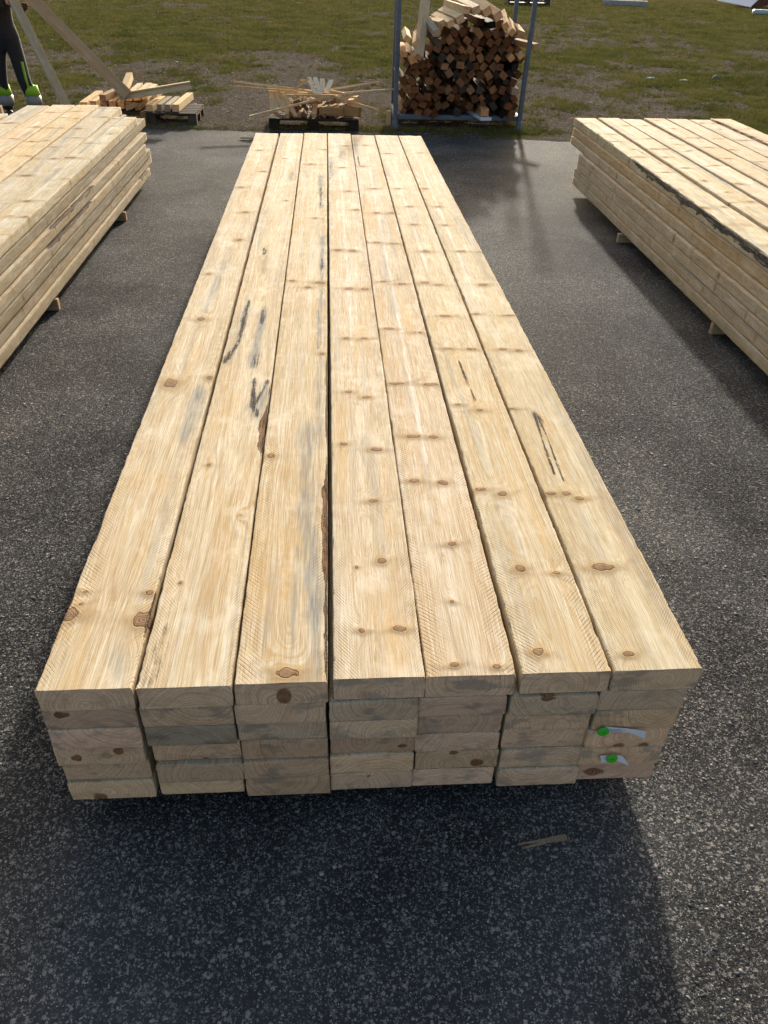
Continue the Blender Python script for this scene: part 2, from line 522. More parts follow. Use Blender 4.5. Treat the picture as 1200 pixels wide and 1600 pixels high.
def edge_y(x):
    return 10.22 - 0.095 * (x - 0.5) + 0.16 * (fbm(np.asarray(x) * 1.3, np.asarray(x) * 0 + 3, 5) - .5) + 0.12 * (vnoise(np.asarray(x) * 7, np.asarray(x) * 0, 9) - .5) + 0.06 * (vnoise(np.asarray(x) * 25, np.asarray(x) * 0, 19) - .5)

xs = np.linspace(-40, 60, 26); ys = np.concatenate([np.linspace(-25, 14, 30)])
XX, YY = np.meshgrid(xs, ys, indexing='ij')
idx = np.arange(XX.size).reshape(XX.shape)
Fq = np.stack([idx[:-1, :-1], idx[1:, :-1], idx[1:, 1:], idx[:-1, 1:]], -1).reshape(-1, 4)
me = mesh_np("asphalt", np.stack([XX.ravel(), YY.ravel(), XX.ravel() * 0], 1), Fq, ASP)
tag(link("asphalt_pavement", me), kind='structure')

def green(x, y):
    """share of grass at a spot of the field, 0..1"""
    d = (y - 10.2)
    base = np.interp(d, [0, 1.2, 3, 6, 9, 14, 30, 45], [.38, .34, .34, .46, .60, .64, .66, .92])
    n = fbm(x * .35, y * .22, 21) - .47
    n2 = 1.25 * (fbm(x * 1.7, y * 1.2, 33) - .47) + .9 * (fbm(x * 6.5, y * 4.0, 44, 3) - .44)
    edge = np.exp(-((d - .25) / .25) ** 2) * .35
    right = np.clip((x - 9) / 12, 0, 1) * np.clip((y - 26) / 12, 0, 1) * .4
    return np.clip(base + n * 1.3 + n2 * 1.0 + edge + right, 0, 1)

def field_material():
    t = NT("gravel_and_grass")
    o = t.obj()
    g = t.attr('green')
    v1 = t.vor(o, 38, None); v2 = t.vor(o, 90, None)
    r1 = t.sep(v1.outputs['Color']); r2 = t.sep(v2.outputs['Color'])
    n1 = t.noise(o, 2.5, 5, 0.65); n2 = t.noise(o, 20, 5, 0.8); n3 = t.noise(o, 0.35, 4, 0.6)
    soil = t.mix(t.rng(n2, .42, .58), (0.052, 0.042, 0.028), (0.124, 0.100, 0.072))
    stone = t.mix(r1[1], (0.110, 0.102, 0.093), (0.313, 0.287, 0.259))
    sm = t.math('MULTIPLY', t.math('GREATER_THAN', r1[0], .45), t.rng(v1.outputs['Distance'], .5, .35))
    grav = t.mix(sm, soil, stone)
    sm2 = t.math('MULTIPLY', t.math('GREATER_THAN', r2[0], .6), t.rng(v2.outputs['Distance'], .5, .35))
    grav = t.mix(sm2, grav, t.mix(r2[1], (0.082, 0.074, 0.065), (0.277, 0.259, 0.231)))
    grass = t.mix(t.rng(n2, .40, .62), (0.042, 0.051, 0.012), (0.140, 0.144, 0.032))
    dry = t.mix(t.rng(n2, .40, .62), (0.060, 0.044, 0.021), (0.173, 0.130, 0.065))
    gr = t.mix(t.rng(t.math('ADD', t.math('MULTIPLY', n1, .6), t.math('MULTIPLY', t.noise(o, 7, 4, .7), .4)), .41, .54), grass, dry)
    col = t.mix(t.rng(t.math('ADD', g, t.math('MULTIPLY_ADD', n2, .7, -.35)), .40, .62), grav, gr)
    col = t.mix(t.rng(n3, .55, .75, 0, .35), col, (0.210, 0.175, 0.123))
    h = t.math('ADD', t.math('MULTIPLY', sm, .6), t.math('MULTIPLY', n2, 1.2))
    h = t.math('ADD', h, t.math('MULTIPLY', sm2, .3))
    return t.fin(col, 0.9, t.bump(h, 0.022, 1.0), spec=0.0)

def zfield(x, y):
    d = np.clip((y - edge_y(x)) / 1.0, 0, 1)
    return 0.004 + d * (0.045 * (fbm(x * 1.3, y * 1.1, 71) - .35) + 0.018 * vnoise(x * 6, y * 5, 72))

u = np.linspace(0, 1, 330)
gx = np.concatenate([np.linspace(-60, -8, 60)[:-1], np.linspace(-8, 14, 330), np.linspace(14, 130, 90)[1:]])
XX, UU = np.meshgrid(gx, u, indexing='ij')
YY = edge_y(XX) + 190 * (np.exp(UU * 4.2) - 1) / (math.exp(4.2) - 1)
YY = np.where(UU >= 1, 260, YY)
ZZ = zfield(XX, YY)
ZZ = np.where(UU <= 0, -0.01, ZZ)
idx = np.arange(XX.size).reshape(XX.shape)
Fq = np.stack([idx[:-1, :-1], idx[1:, :-1], idx[1:, 1:], idx[:-1, 1:]], -1).reshape(-1, 4)
me = mesh_np("gravel_field", np.stack([XX.ravel(), YY.ravel(), ZZ.ravel()], 1), Fq, field_material())
fattr(me, 'green', green(XX.ravel(), YY.ravel()))
me.polygons.foreach_set('use_smooth', np.ones(len(me.polygons), bool))
tag(link("gravel_field", me), kind='structure')

rng = np.random.default_rng(11)

def field_points(n, dn=11.6, df=70, margin=1.15, pw=1.0):
    uu = rng.random(n) ** pw
    D = 1 / (1 / dn - uu * (1 / dn - 1 / df))
    y = D - 1.29
    xl = .71 - D * .36 * margin; xr = .71 + D * .53 * margin
    x = xl + rng.random(n) * (xr - xl)
    k = y > edge_y(x) - .03
    return x[k], y[k], D[k]

# grass, one mesh of blades (stuff)
def grass_obj(name, n, blades, hgt, wid, cols, rough_thr, seed, label, near=11.6, far=60, keepgreen=True):
    x, y, D = field_points(n, near, far)
    g = green(x, y) + rng.normal(0, .12, len(x))
    k = (g > rough_thr) if keepgreen else (g < rough_thr)
    x, y, D = x[k], y[k], D[k]
    sc = np.clip(D / 14, .8, 3.2)
    m = len(x)
    X = np.repeat(x, blades); Y = np.repeat(y, blades); S = np.repeat(sc, blades)
    spread = .022 * S
    X = X + rng.normal(0, 1, m * blades) * spread; Y = Y + rng.normal(0, 1, m * blades) * spread
    Z = zfield(X, Y) - .003
    H = hgt * np.sqrt(S) * rng.uniform(.45, 1.25, m * blades)
    a = rng.uniform(0, math.pi, m * blades)
    wv = wid * S * rng.uniform(.6, 1.3, m * blades)
    dx, dy = np.cos(a) * wv, np.sin(a) * wv
    lx = rng.normal(0, .55, m * blades) * H; ly = rng.normal(0, .55, m * blades) * H
    V = np.stack([np.stack([X - dx, Y - dy, Z], 1), np.stack([X + dx, Y + dy, Z], 1), np.stack([X + lx, Y + ly, Z + H], 1)], 1).reshape(-1, 3)
    F = np.arange(len(V)).reshape(-1, 3)
    t = NT(name + "_blades")
    rn = t.attr('shade')
    c = t.ramp(rn, [(i / (len(cols) - 1), cc) for i, cc in enumerate(cols)])
    t.fin(c, 0.9, spec=0.0)
    tr = t.n('BsdfTranslucent'); t.put(tr.inputs[0], c)
    mx = t.n('MixShader'); mx.inputs[0].default_value = .2
    t.t.links.new(t.b.outputs[0], mx.inputs[1]); t.t.links.new(tr.outputs[0], mx.inputs[2]); t.t.links.new(mx.outputs[0], t.out.inputs[0])
    me = mesh_np(name, V, F, t.m)
    cl = np.repeat(np.clip(vnoise(x * 2, y * 2, seed) * .6 + rng.random(m) * .4, 0, 1), blades * 3)
    fattr(me, 'shade', cl)
    tag(link(name, me), label, 'grass', kind='stuff')

grass_obj("grass", 75000, 7, .052, .0050, [(0.043, 0.054, 0.015), (0.102, 0.116, 0.029), (0.167, 0.162, 0.046), (0.231, 0.189, 0.080)], .52, 3,
          "short patchy green grass growing through the gravel field")
grass_obj("dry_grass", 30000, 6, .036, .0042, [(0.076, 0.051, 0.025), (0.153, 0.109, 0.054), (0.255, 0.197, 0.116)], .30, 5,
          "low brown withered grass between the stones of the field")

# stones (stuff)
ICO = np.array([[0, 0, 1], [.894, 0, .447], [.276, .851, .447], [-.724, .526, .447], [-.724, -.526, .447], [.276, -.851, .447],
                [.724, .526, -.447], [-.276, .851, -.447], [-.894, 0, -.447], [-.276, -.851, -.447], [.724, -.526, -.447], [0, 0, -1]])
ICOF = np.array([[0, 1, 2], [0, 2, 3], [0, 3, 4], [0, 4, 5], [0, 5, 1], [1, 6, 2], [2, 7, 3], [3, 8, 4], [4, 9, 5], [5, 10, 1],
                 [2, 6, 7], [3, 7, 8], [4, 8, 9], [5, 9, 10], [1, 10, 6], [6, 11, 7], [7, 11, 8], [8, 11, 9], [9, 11, 10], [10, 11, 6]])
OCT = np.array([[1, 0, 0], [0, 1, 0], [-1, 0, 0], [0, -1, 0], [0, 0, 1], [0, 0, -1.]])
OCTF = np.array([[0, 1, 4], [1, 2, 4], [2, 3, 4], [3, 0, 4], [1, 0, 5], [2, 1, 5], [3, 2, 5], [0, 3, 5]])

def rocks(name, x, y, z, s, cols, label, cat, ico=True, sink=.35, rough=.8):
    B, BF = (ICO, ICOF) if ico else (OCT, OCTF)
    n = len(x); nb = len(B)
    V = B[None] * (1 + rng.normal(0, .27, (n, nb, 1)))
    V = V * (s[:, None, None] * rng.uniform(.42, 1.35, (n, 1, 3))) * np.array([1, 1, .45])
    a = rng.uniform(0, 6.28, n); c, sn = np.cos(a)[:, None], np.sin(a)[:, None]
    Vx = V[:, :, 0] * c - V[:, :, 1] * sn; Vy = V[:, :, 0] * sn + V[:, :, 1] * c
    V = np.stack([Vx + x[:, None], Vy + y[:, None], V[:, :, 2] + (z + s * (.5 - sink))[:, None]], 2).reshape(-1, 3)
    F = (BF[None] + (np.arange(n) * nb)[:, None, None]).reshape(-1, 3)
    t = NT(name + "_rock")
    cc = t.ramp(t.attr('shade'), [(i / (len(cols) - 1), q) for i, q in enumerate(cols)])
    cc = t.mix(t.rng(t.noise(t.obj(), 300, 2), .35, .65, 0, .4), cc, (.08, .075, .07))
    me = mesh_np(name, V, F, t.fin(cc, rough, spec=.12))
    fattr(me, 'shade', np.repeat(rng.random(n), nb))
    tag(link(name, me), label, cat, kind='stuff')

x, y, D = field_points(30000, 11.5, 40)
k = green(x, y) < .62 + rng.normal(0, .15, len(x))
x, y, D = x[k], y[k], D[k]
rocks("gravel", x, y, zfield(x, y), rng.gamma(2.2, .0028, len(x)) * np.clip(D / 13, .9, 2.0) + .002,
      [(.10, .09, .08), (.20, .18, .16), (.30, .275, .25), (.48, .46, .43)], "loose grey and tan gravel lying on the bare field", 'gravel', ico=False)
# aggregate standing proud of the asphalt in the foreground
n = 24000
D = .35 + 3.4 * rng.random(n) ** .75
x = .71 + (rng.random(n) - .5) * 2 * (.55 * D + .75); y = -1.1 + D
rocks("asphalt_grit", x, y, x * 0, rng.gamma(3, .0007, n) + .0008,
      [(.035, .035, .04), (.06, .06, .065), (.12, .12, .125), (.24, .22, .205), (.42, .39, .35)], "pale and dark grit set in the asphalt near the stack end", 'grit', ico=True, sink=.45, rough=.6)

n = 130
x = rng.uniform(-1.1, 3.3, n); y = rng.uniform(-.6, 9.8, n)
rocks("wood_crumbs", x, y, x * 0, rng.gamma(2, .0009, n) + .001, [(.35, .28, .2), (.6, .52, .4), (.7, .66, .58)], "pale crumbs of wood and sawdust strewn on the asphalt", 'crumbs', ico=False, sink=.1)

# ------------------------------------------------------------------ central stack
TZ = 0.53
FR = [  # (left x, near-end y) for each layer, top to bottom, per column
 [(0.003, -.006), (0.0, .004), (0.0, .005), (-.006, .010), (-.003, .015), (-.006, .012)],
 [(.237, -.008), (.234, -.002), (.232, -.003), (.234, .001), (.237, .005), (.230, .006)],
 [(.466, -.005), (.462, .001), (.462, .004), (.465, .003), (.463, .005), (.462, .006)],
 [(.703, .002), (.691, .002), (.690, .006), (.690, .008), (.688, .011), (.691, .014)],
 [(.928, .001), (.916, .001), (.914, .003), (.914, .006), (.916, .011), (.916, .012)],
 [(1.165, .002), (1.149, -.001), (1.143, .006), (1.143, .007), (1.146, .006), (1.150, .006)],
 [(1.396, .002), (1.378, .003), (1.377, .002), (1.368, .002), (1.364, .002), (1.366, .011)]]
FARX = [.004, .243, .475, .705, .934, 1.166, 1.397]
LENY = [7.05, 7.066, 7.09, 7.09, 7.02, 7.036, 7.03]

def K(c, lst):     # world x,y on the top plane -> board coordinates
    ox = FR[c][0][0]
    out = []
    for q in lst:
        x, y = q[0], q[1]
        ax, ay = (q[2] * 1.15 + .0025, q[3] * 1.35 + .0025) if len(q) > 3 else (.024, .020)
        out.append((min(max(x - ox, .004), .219), y, 0.0, ax, ay, .028))
    return out

def S(c, ch, pts, wd, st=1.0):
    ox = FR[c][0][0]
    return (ch, [(x - ox, y) for x, y in pts], wd, st)

top_knots = {
 0: [(.097, 2.286, .015, .014), (.062, 1.607, .022, .026), (.212, 1.652, .010, .012), (.208, .332, .007, .006), (.211, .226, .020, .020), (.010, .253, .024, .016),
     (.036, .343, .004, .003), (.036, .294, .004, .003), (.097, 6.228), (.189, 5.402), (.054, 4.868), (.144, 4.178), (.165, 3.556, .012, .014), (.055, 2.935, .010, .010)],
 1: [(.283, .371, .003, .003), (.421, .688, .003, .002), (.286, .982, .004, .006), (.33, 5.9, .008, .008), (.40, 4.5, .006, .008)],
 2: [(.592, .026, .017, .011), (.494, 1.035, .009, .008), (.668, 1.888, .010, .008), (.609, 4.05, .009, .009), (.654, 2.797, .024, .014), (.588, 2.727, .016, .010), (.504, 2.826, .012, .008),
     (.55, 5.68, .022, .02), (.66, 6.3)],
 3: [(.838, .753, .012, .005), (.845, .448, .009, .007), (.772, .422, .003, .003), (.877, .169, .012, .005), (.777, .165, .004, .004), (.86, 2.054, .014, .007), (.846, 1.472, .016, .007),
     (.861, 1.07, .014, .007), (.778, 2.055, .010, .007), (.774, 1.518, .012, .007), (.749, 1.112, .009, .006), (.868, 6.48), (.822, 5.575), (.851, 4.783), (.892, 4.266), (.757, 3.363), (.84, 3.352), (.806, 2.709), (.889, 2.7)],
 4: [(1.059, .52, .009, .005), (1.026, .267, .004, .004), (1.0, .038, .006, .004), (1.105, .028, .007, .005), (1.073, .851, .014, .008), (.974, .865, .016, .006), (.982, 2.166, .024, .006),
     (1.104, 2.12, .024, .005), (.972, 1.589, .030, .006), (1.116, 1.582, .030, .006), (.999, 1.162, .020, .007), (1.076, 1.156, .016, .006), (1.046, 6.522), (.988, 5.632), (1.046, 4.869),
     (1.024, 4.189), (1.125, 4.192), (.989, 3.519, .022, .01), (1.093, 3.495, .022, .01), (.99, 2.819, .02, .009), (1.084, 2.78, .02, .009)],
 5: [(1.196, .81, .016, .006), (1.261, .782, .012, .009), (1.24, .401, .010, .010), (1.344, .377, .008, .004), (1.218, .074, .009, .007), (1.271, 2.326, .02, .008), (1.233, 1.938, .018, .007),
     (1.333, 1.93, .02, .006), (1.202, 1.402, .012, .006), (1.278, 1.358, .010, .008), (1.23, 4.877), (1.272, 4.363), (1.262, 3.915), (1.282, 3.347), (1.286, 2.771, .018, .01), (1.217, 2.8), (1.236, 6.162)],
 6: [(1.423, .777, .018, .006), (1.472, .776, .010, .007), (1.482, .398, .026, .009), (1.448, .058, .010, .006), (1.42, 2.351, .02, .007), (1.586, 2.334, .03, .005), (1.481, 1.929, .018, .007),
     (1.548, 1.915, .012, .007), (1.408, 1.367, .022, .004), (1.509, .746, .011, .006), (1.532, 6.208), (1.435, 4.885), (1.476, 4.369), (1.467, 3.906), (1.49, 3.35), (1.529, 2.772), (1.604, 3.34, .02, .004)]}

top_strokes = {
 0: [S(0, BL, [(.182, 1.56), (.186, 1.38), (.184, 1.20)], .022, .75), S(0, BL, [(.10, 2.9), (.11, 2.4)], .014, .6), S(0, BL, [(.13, 3.4), (.12, 2.6)], .02, .5),
     S(0, OR, [(.04, .89), (.20, .89)], .02, .35), S(0, OR, [(.013, .27), (.02, .22)], .03, .6), S(0, OR, [(.205, .26), (.2, .2)], .03, .5), S(0, BL, [(.17, .12), (.19, .05)], .02, .4)],
 1: [S(1, BK, [(.298, 2.522), (.295, 2.401), (.296, 2.109), (.286, 1.973), (.253, 1.832)], .014, 1.0), S(1, BK, [(.379, 2.401), (.381, 2.27)], .013, .8),
     S(1, BL, [(.38, 2.4), (.374, 1.993), (.376, 1.779)], .022, 1.0), S(1, BK, [(.385, 1.84), (.385, 1.78)], .018, .85), S(1, BK, [(.39, 1.632), (.403, 1.425), (.421, 1.352)], .010, .8),
     S(1, BK, [(.445, 1.626), (.413, 1.452)], .007, .7), S(1, BL, [(.445, 1.5), (.42, 1.40)], .03, .8), S(1, BL, [(.29, 2.4), (.27, 1.85)], .03, .45), S(1, BK, [(.321, 3.38), (.325, 3.30)], .013, .9),
     S(1, BL, [(.408, 5.35), (.405, 5.2)], .02, .8), S(1, BL, [(.34, 3.3), (.33, 3.0)], .02, .4), S(1, BK, [(.274, .20), (.262, .03)], .013, .42), S(1, BK, [(.285, .15), (.280, .04)], .006, .40), S(1, OR, [(.367, .36), (.362, .28)], .008, .9),
     S(1, OR, [(.38, .50), (.376, .42)], .008, .7), S(1, OR, [(.286, 1.02), (.284, .94)], .008, .9), S(1, OR, [(.34, .8), (.35, .1)], .03, .28), S(1, BL, [(.28, 6.9), (.27, 6.2)], .04, .35)],
 2: [S(2, BL, [(.618, 1.2), (.623, .699), (.639, .536), (.651, .389), (.662, .1)], .032, .75), S(2, BL, [(.60, .52), (.60, .06)], .012, .6), S(2, OR, [(.50, .60), (.50, .40), (.52, .30)], .05, .6),
     S(2, OR, [(.56, .55), (.57, .35)], .03, .6), S(2, OR, [(.48, .95), (.56, .95)], .02, .55), S(2, OR, [(.47, .8), (.475, .4)], .018, .7), S(2, OR, [(.48, .10), (.56, .10)], .03, .4),
     S(2, BL, [(.648, 2.4), (.651, 1.95)], .010, 1.0), S(2, BL, [(.64, 5.25), (.645, 4.35)], .016, 1.0), S(2, BK, [(.643, 4.9), (.645, 4.4)], .010, .6), S(2, BL, [(.658, 3.6), (.661, 2.9), (.655, 2.0)], .016, .8),
     S(2, BK, [(.66, 3.2), (.66, 3.0)], .008, .6), S(2, BL, [(.66, 1.9), (.655, 1.2)], .016, .6), S(2, BL, [(.54, .45), (.53, .1)], .016, .45)],
 3: [S(3, BL, [(.722, 5.95), (.725, 5.2)], .022, .9), S(3, PA, [(.80, 5.9), (.80, 2.0)], .008, .7), S(3, OR, [(.85, .62), (.848, .46)], .004, .6), S(3, OR, [(.83, .16), (.90, .16)], .02, .35),
     S(3, BL, [(.78, 6.9), (.83, 6.0)], .05, .35)],
 4: [S(4, BK, [(.959, 6.05), (.962, 5.7)], .010, .8), S(4, BL, [(.955, 6.9), (.96, 6.1)], .02, .7), S(4, OR, [(.99, 5.66), (1.13, 5.65)], .02, .3), S(4, PA, [(1.04, 6.0), (1.035, 4.0), (1.03, 1.0)], .009, .9),
     S(4, OR, [(.98, 1.80), (1.03, 1.80)], .02, .35), S(4, PA, [(1.04, .5), (1.03, .2)], .01, .6)],
 5: [S(5, BK, [(1.262, 1.80), (1.268, 1.62), (1.276, 1.45)], .007, .9), S(5, OR, [(1.25, 1.86), (1.268, 1.6), (1.28, 1.38)], .032, .85), S(5, OR, [(1.27, 1.35), (1.285, 1.30)], .02, .6),
     S(5, OR, [(1.241, .57), (1.24, .50)], .009, .8), S(5, OR, [(1.24, .25), (1.24, .2)], .006, .9), S(5, OR, [(1.235, .08), (1.245, .05)], .008, .9), S(5, PA, [(1.25, 4.9), (1.255, 3.0)], .008, .8),
     S(5, OR, [(1.20, .85), (1.30, .84)], .03, .35), S(5, OR, [(1.19, 2.3), (1.2, 1.5)], .02, .3)],
 6: [S(6, BK, [(1.488, 1.31), (1.470, 1.08), (1.462, .90)], .0055, 1.0), S(6, BK, [(1.498, 1.31), (1.494, 1.1), (1.484, .86)], .0045, .9), S(6, BK, [(1.49, 1.32), (1.495, 1.28)], .014, .7),
     S(6, OR, [(1.508, 1.28), (1.508, 1.05), (1.495, .86)], .022, .9), S(6, OR, [(1.478, 1.25), (1.462, .95)], .014, .75), S(6, OR, [(1.51, .78), (1.50, .73)], .012, .8), S(6, PA, [(1.485, 5.8), (1.46, 2.6)], .009, .9),
     S(6, OR, [(1.43, 5.62), (1.46, 5.6)], .02, .35), S(6, OR, [(1.57, .7), (1.6, .2)], .03, .3)]}
top_wane = {0: [(-1, .22, .42, .010), (1, .16, .36, .012), (-1, .5, .75, .006)], 1: [(1, 1.05, 1.45, .020), (1, 1.5, 1.62, .008)], 2: [(1, .0, 1.05, .0125), (1, 1.1, 1.9, .006)], 6: [(1, .78, .86, .008)]}
piths = [(.10, -.055), (.13, -.10), (.13, -.03), (.10, -.035), (.105, -.012), (.10, -.05), (.13, -.02)]
top_tint = [(1.0, .98, .95), (1.02, 1.0, .97), (1.0, .97, .92), (1.03, 1.01, 1.0), (1.0, .96, .94), (1.0, .98, .93), (.97, .96, .91)]
top_desc = ["leftmost top board of the central stack with two big round knots",
            "second top board from the left, central stack, with long black stain streaks",
            "third top board from the left, central stack, with blue-grey stripe and bark edge",
            "middle top board of the central stack, pale with small paired knots",
            "third top board from the right, central stack, crossed by wavy knot lines",
            "second top board from the right, central stack, with a dark resin crack",
            "rightmost top board of the central stack with a double dark resin scar"]
colname = ["leftmost", "second left", "third left", "middle", "third right", "second right", "rightmost"]
end_notes = {(0, 1): "dark oval knot left", (0, 5): "round red-brown knot at the bottom", (1, 2): "dark blue-grey stained end", (4, 5): "dark brown bark face",
             (4, 4): "two brown knots", (6, 3): "two red-brown knots", (6, 5): "brown smear", (2, 1): "concentric rings", (6, 2): "split showing a lit edge"}
end_knots = {(0, 1): [(.045, 0, -.02, .022, .05, .013)], (0, 5): [(.075, 0, -.065, .018, .05, .022)], (2, 0): [(.115, 0, -.045, .021, .05, .03)], (0, 3): [(.16, 0, -.02, .016, .04, .02), (.05, 0, -.04, .014, .04, .012)],
             (4, 4): [(.10, 0, -.006, .014, .04, .010), (.17, 0, -.05, .020, .04, .016)], (5, 1): [(.09, 0, -.006, .022, .05, .014)], (6, 3): [(.095, 0, -.070, .017, .05, .018), (.165, 0, -.070, .019, .05, .012)],
             (3, 3): [(.19, 0, -.05, .014, .04, .007)], (1, 3): [(.13, 0, -.07, .010, .03, .008)], (6, 5): [(.05, 0, -.04, .035, .05, .015)], (3, 5): [(.105, 0, -.015, .006, .03, .005)]}
for c in range(7):
    for l in range(6):
        x0, y0 = FR[c][l]; y0 += rnd.uniform(-.010, .010) * (l > 0) * (c < 6); x0 += rnd.uniform(-.003, .003) * (l > 0)
        L = LENY[c] - y0 + rnd.uniform(-.01, .01) * (l > 0)
        seed = 100 + c * 10 + l
        z = TZ - .075 * l
        if l == 0:
            me = board_mesh("timber_board", L, nx=56, ny=430, nz=8, ypow=1.55, seed=seed, pith=piths[c], knots=K(c, [(a[0], a[1] - y0) + tuple(a[2:]) for a in top_knots[c]]) + end_knots.get((c, 0), []),
                            strokes=top_strokes[c] + [(a_, b_, c_, d_ * .55) for a_, b_, c_, d_ in auto_strokes(random.Random(900 + c), 6.9, 7)], wane=top_wane.get(c, ()), bow=0.002 * rnd.uniform(-1, 1),
                            rough=.0012, endskew=rnd.uniform(-.004, .004))
            rot = -math.atan2(FARX[c] - x0, L)
            tint = top_tint[c]; lab = top_desc[c]
        else:
            r = random.Random(seed)
            side = 1 if c <= 3 else -1
            kn = end_knots.get((c, l), []) + auto_knots(r, L, side=side, top=False, dens=.9)
            p = (r.uniform(.05, .17), r.choice([-.13, -.10, -.075, -.06, -.04, -.02, .01, .04]))
            wane = ((1, 0, .6, .014),) if (c, l) == (4, 5) else ()
            st = []
            if (c, l) == (1, 2): st = [(BL, [(0.02, 0), (.22, 0)], .09, 1.0)]
            if (c, l) == (4, 5): st = [(BK, [(.0, 0), (.22, 0)], .05, .6)]
            me = board_mesh("timber_board", L, nx=30, ny=70, nz=10, ypow=2.0, seed=seed, pith=p, knots=kn, strokes=st, wane=wane, bow=rnd.uniform(-.004, .004), endskew=rnd.uniform(-.006, .006))
            rot = -math.atan2((FARX[c] + .003 * rnd.uniform(-1, 1)) - x0, L)
            k = rnd.uniform(.74, 1.12); tint = (k, k * rnd.uniform(.93, .98), k * rnd.uniform(.84, .97))
            if (c, l) == (1, 2): tint = (.55, .60, .64)
            if (c, l) in ((2, 2), (3, 1), (5, 1), (6, 1)): tint = (.82, .84, .84)
            note = end_notes.get((c, l))
            where = "bottom" if l == 5 else ORD[l]
            lab = f"{'bottom board' if l == 5 else ORD[l] + ' board down'} in the {colname[c]} column, central stack" + (f", {note}" if note else "")
        o = place("timber_board", me, x0, y0, z, rot, tint)
        tag(o, lab, "board", "boards of the central stack")

# ------------------------------------------------------------------ plain timber pieces
def bar_mesh(name, w, t, L, mat=OFFW, bev=.0025, skew=0.0, seed=0, cy=0.0):
    """squared timber: x across, y along (0..L), z up, centred on x and z"""
    bm = bmesh.new()
    r = random.Random(seed)
    a = [(-w / 2, -t / 2), (w / 2, -t / 2), (w / 2, t / 2), (-w / 2, t / 2)]
    n = max(2, int(L / .35))
    rings = []
    ox = r.uniform(-1, 1) * .004; 
    for i in range(n + 1):
        y = L * i / n
        b = ox * math.sin(math.pi * i / n)
        rings.append([bm.verts.new((px * (1 + r.uniform(-.02, .02)) + b, y + (skew * px if i == 0 else 0) - cy, pz * (1 + r.uniform(-.02, .02)))) for px, pz in a])
    for i in range(n):
        for k in range(4):
            bm.faces.new((rings[i][k], rings[i][(k + 1) % 4], rings[i + 1][(k + 1) % 4], rings[i + 1][k]))
    bm.faces.new(rings[0][::-1]); bm.faces.new(rings[-1])
    bmesh.ops.recalc_face_normals(bm, faces=bm.faces)
    if bev: bmesh.ops.bevel(bm, geom=list(bm.edges), offset=bev, segments=1, affect='EDGES', clamp_overlap=True)
    me = bpy.data.meshes.new(name)
    bm.to_mesh(me); bm.free()
    me.materials.append(mat)
    return me

def bar_between(name, a, b, w, t, roll=0.0, tint=(1, 1, 1), mat=OFFW, parent=None, seed=0, bev=.002):
    a = Vector(a); b = Vector(b); d = b - a
    o = link(name, bar_mesh(name, w, t, d.length, mat, bev, seed=seed), parent)
    q = d.to_track_quat('Y', 'Z')
    o.location = a
    o.rotation_euler = (q.to_matrix() @ Matrix.Rotation(roll, 3, 'Y')).to_euler()
    o.color = (*tint, 1)
    return o

# bearers under the central stack
for i, y in enumerate((.75, 2.6, 4.5, 6.3)):
    o = bar_between("bearer", (.02, y, .0385), (1.60, y + .02, .0385), .07, .073, tint=(.8, .74, .66), seed=i)
    tag(o, f"squared bearer under the central stack, {['nearest', 'second', 'third', 'farthest'][i]} of four", "bearer", "bearers under the central stack")

# ------------------------------------------------------------------ left stack
LTOP = [(-1.182, 7.364, .015), (-1.473 + .012, 7.97, .033), (-1.715, 8.07, .032), (-1.960, 8.05, .031), (-2.20, 7.98, .031), (-2.45, 7.45, .031), (-2.70, 7.75, .031)]
lt_tint = [(.90, .92, .92), (.90, .92, .94), (1.03, .99, .90), (1.04, .99, .95), (.96, .98, .98), (.92, .93, .92), (.92, .93, .93)]
ltd = ["rightmost top board of the left stack, shorter, with wavy cross knots",
       "second top board from the right on the left stack, pale and grey-streaked",
       "third top board from the right on the left stack, with orange-brown stain",
       "fourth top board from the right on the left stack, pinkish cream",
       "fifth top board from the right on the left stack, pale with grey end",
       "sixth top board from the right on the left stack, ending short of its neighbours",
       "top board of the left stack farthest to the left"]
SL = 6.7
for i, (xr, yf, sl) in enumerate(LTOP):
    r = random.Random(300 + i)
    st = []
    if i == 2: st = [(OR, [(.06, SL - .1), (.16, SL - .9)], .07, .5), (OR, [(.05, SL - 1.4), (.12, SL - 2.6)], .06, .7), (BL, [(.14, SL - 1.2), (.16, SL - 1.8)], .015, .8), (BK, [(.06, SL - 2.0), (.17, SL - 2.05)], .006, .6)]
    if i == 1: st = [(BL, [(.05, SL - 1.2), (.12, SL - 3)], .03, .5), (OR, [(.03, SL - 2), (.06, SL - 3.2)], .02, .5)]
    if i == 4: st = [(BL, [(.16, SL), (.12, SL - .8)], .04, .6)]
    if i == 0: st = [(PA, [(.11, SL), (.1, 1)], .012, .8)]
    me = board_mesh("timber_board", SL, nx=30, ny=190, nz=6, ypow=.62, seed=310 + i, knots=auto_knots(r, SL, side=1 if i < 2 else 0), strokes=st + auto_strokes(r, SL, 7), rough=.0015, pith=(r.uniform(.08, .14), r.uniform(-.06, -.01)))
    rot = sl
    # near-left origin from the far-right corner
    ox = xr - .223 * math.cos(rot) + SL * math.sin(rot); oy = yf - SL * math.cos(rot)
    o = place("timber_board", me, ox, oy, .605, rot, lt_tint[i])
    tag(o, ltd[i], "board", "top boards of the left stack")
LSIDE = [(-1.190, 7.777), (-1.125, 7.439), (-1.110, 7.266), (-1.112, 7.446), (-1.122, 7.52), (-1.105, 7.288)]
l_note = ["grey, end jutting out at the far corner", "cream with knots", "pale with orange streak", "grey-stained middle section", "clean and pale", "lowest, with bark patch at its far end"]
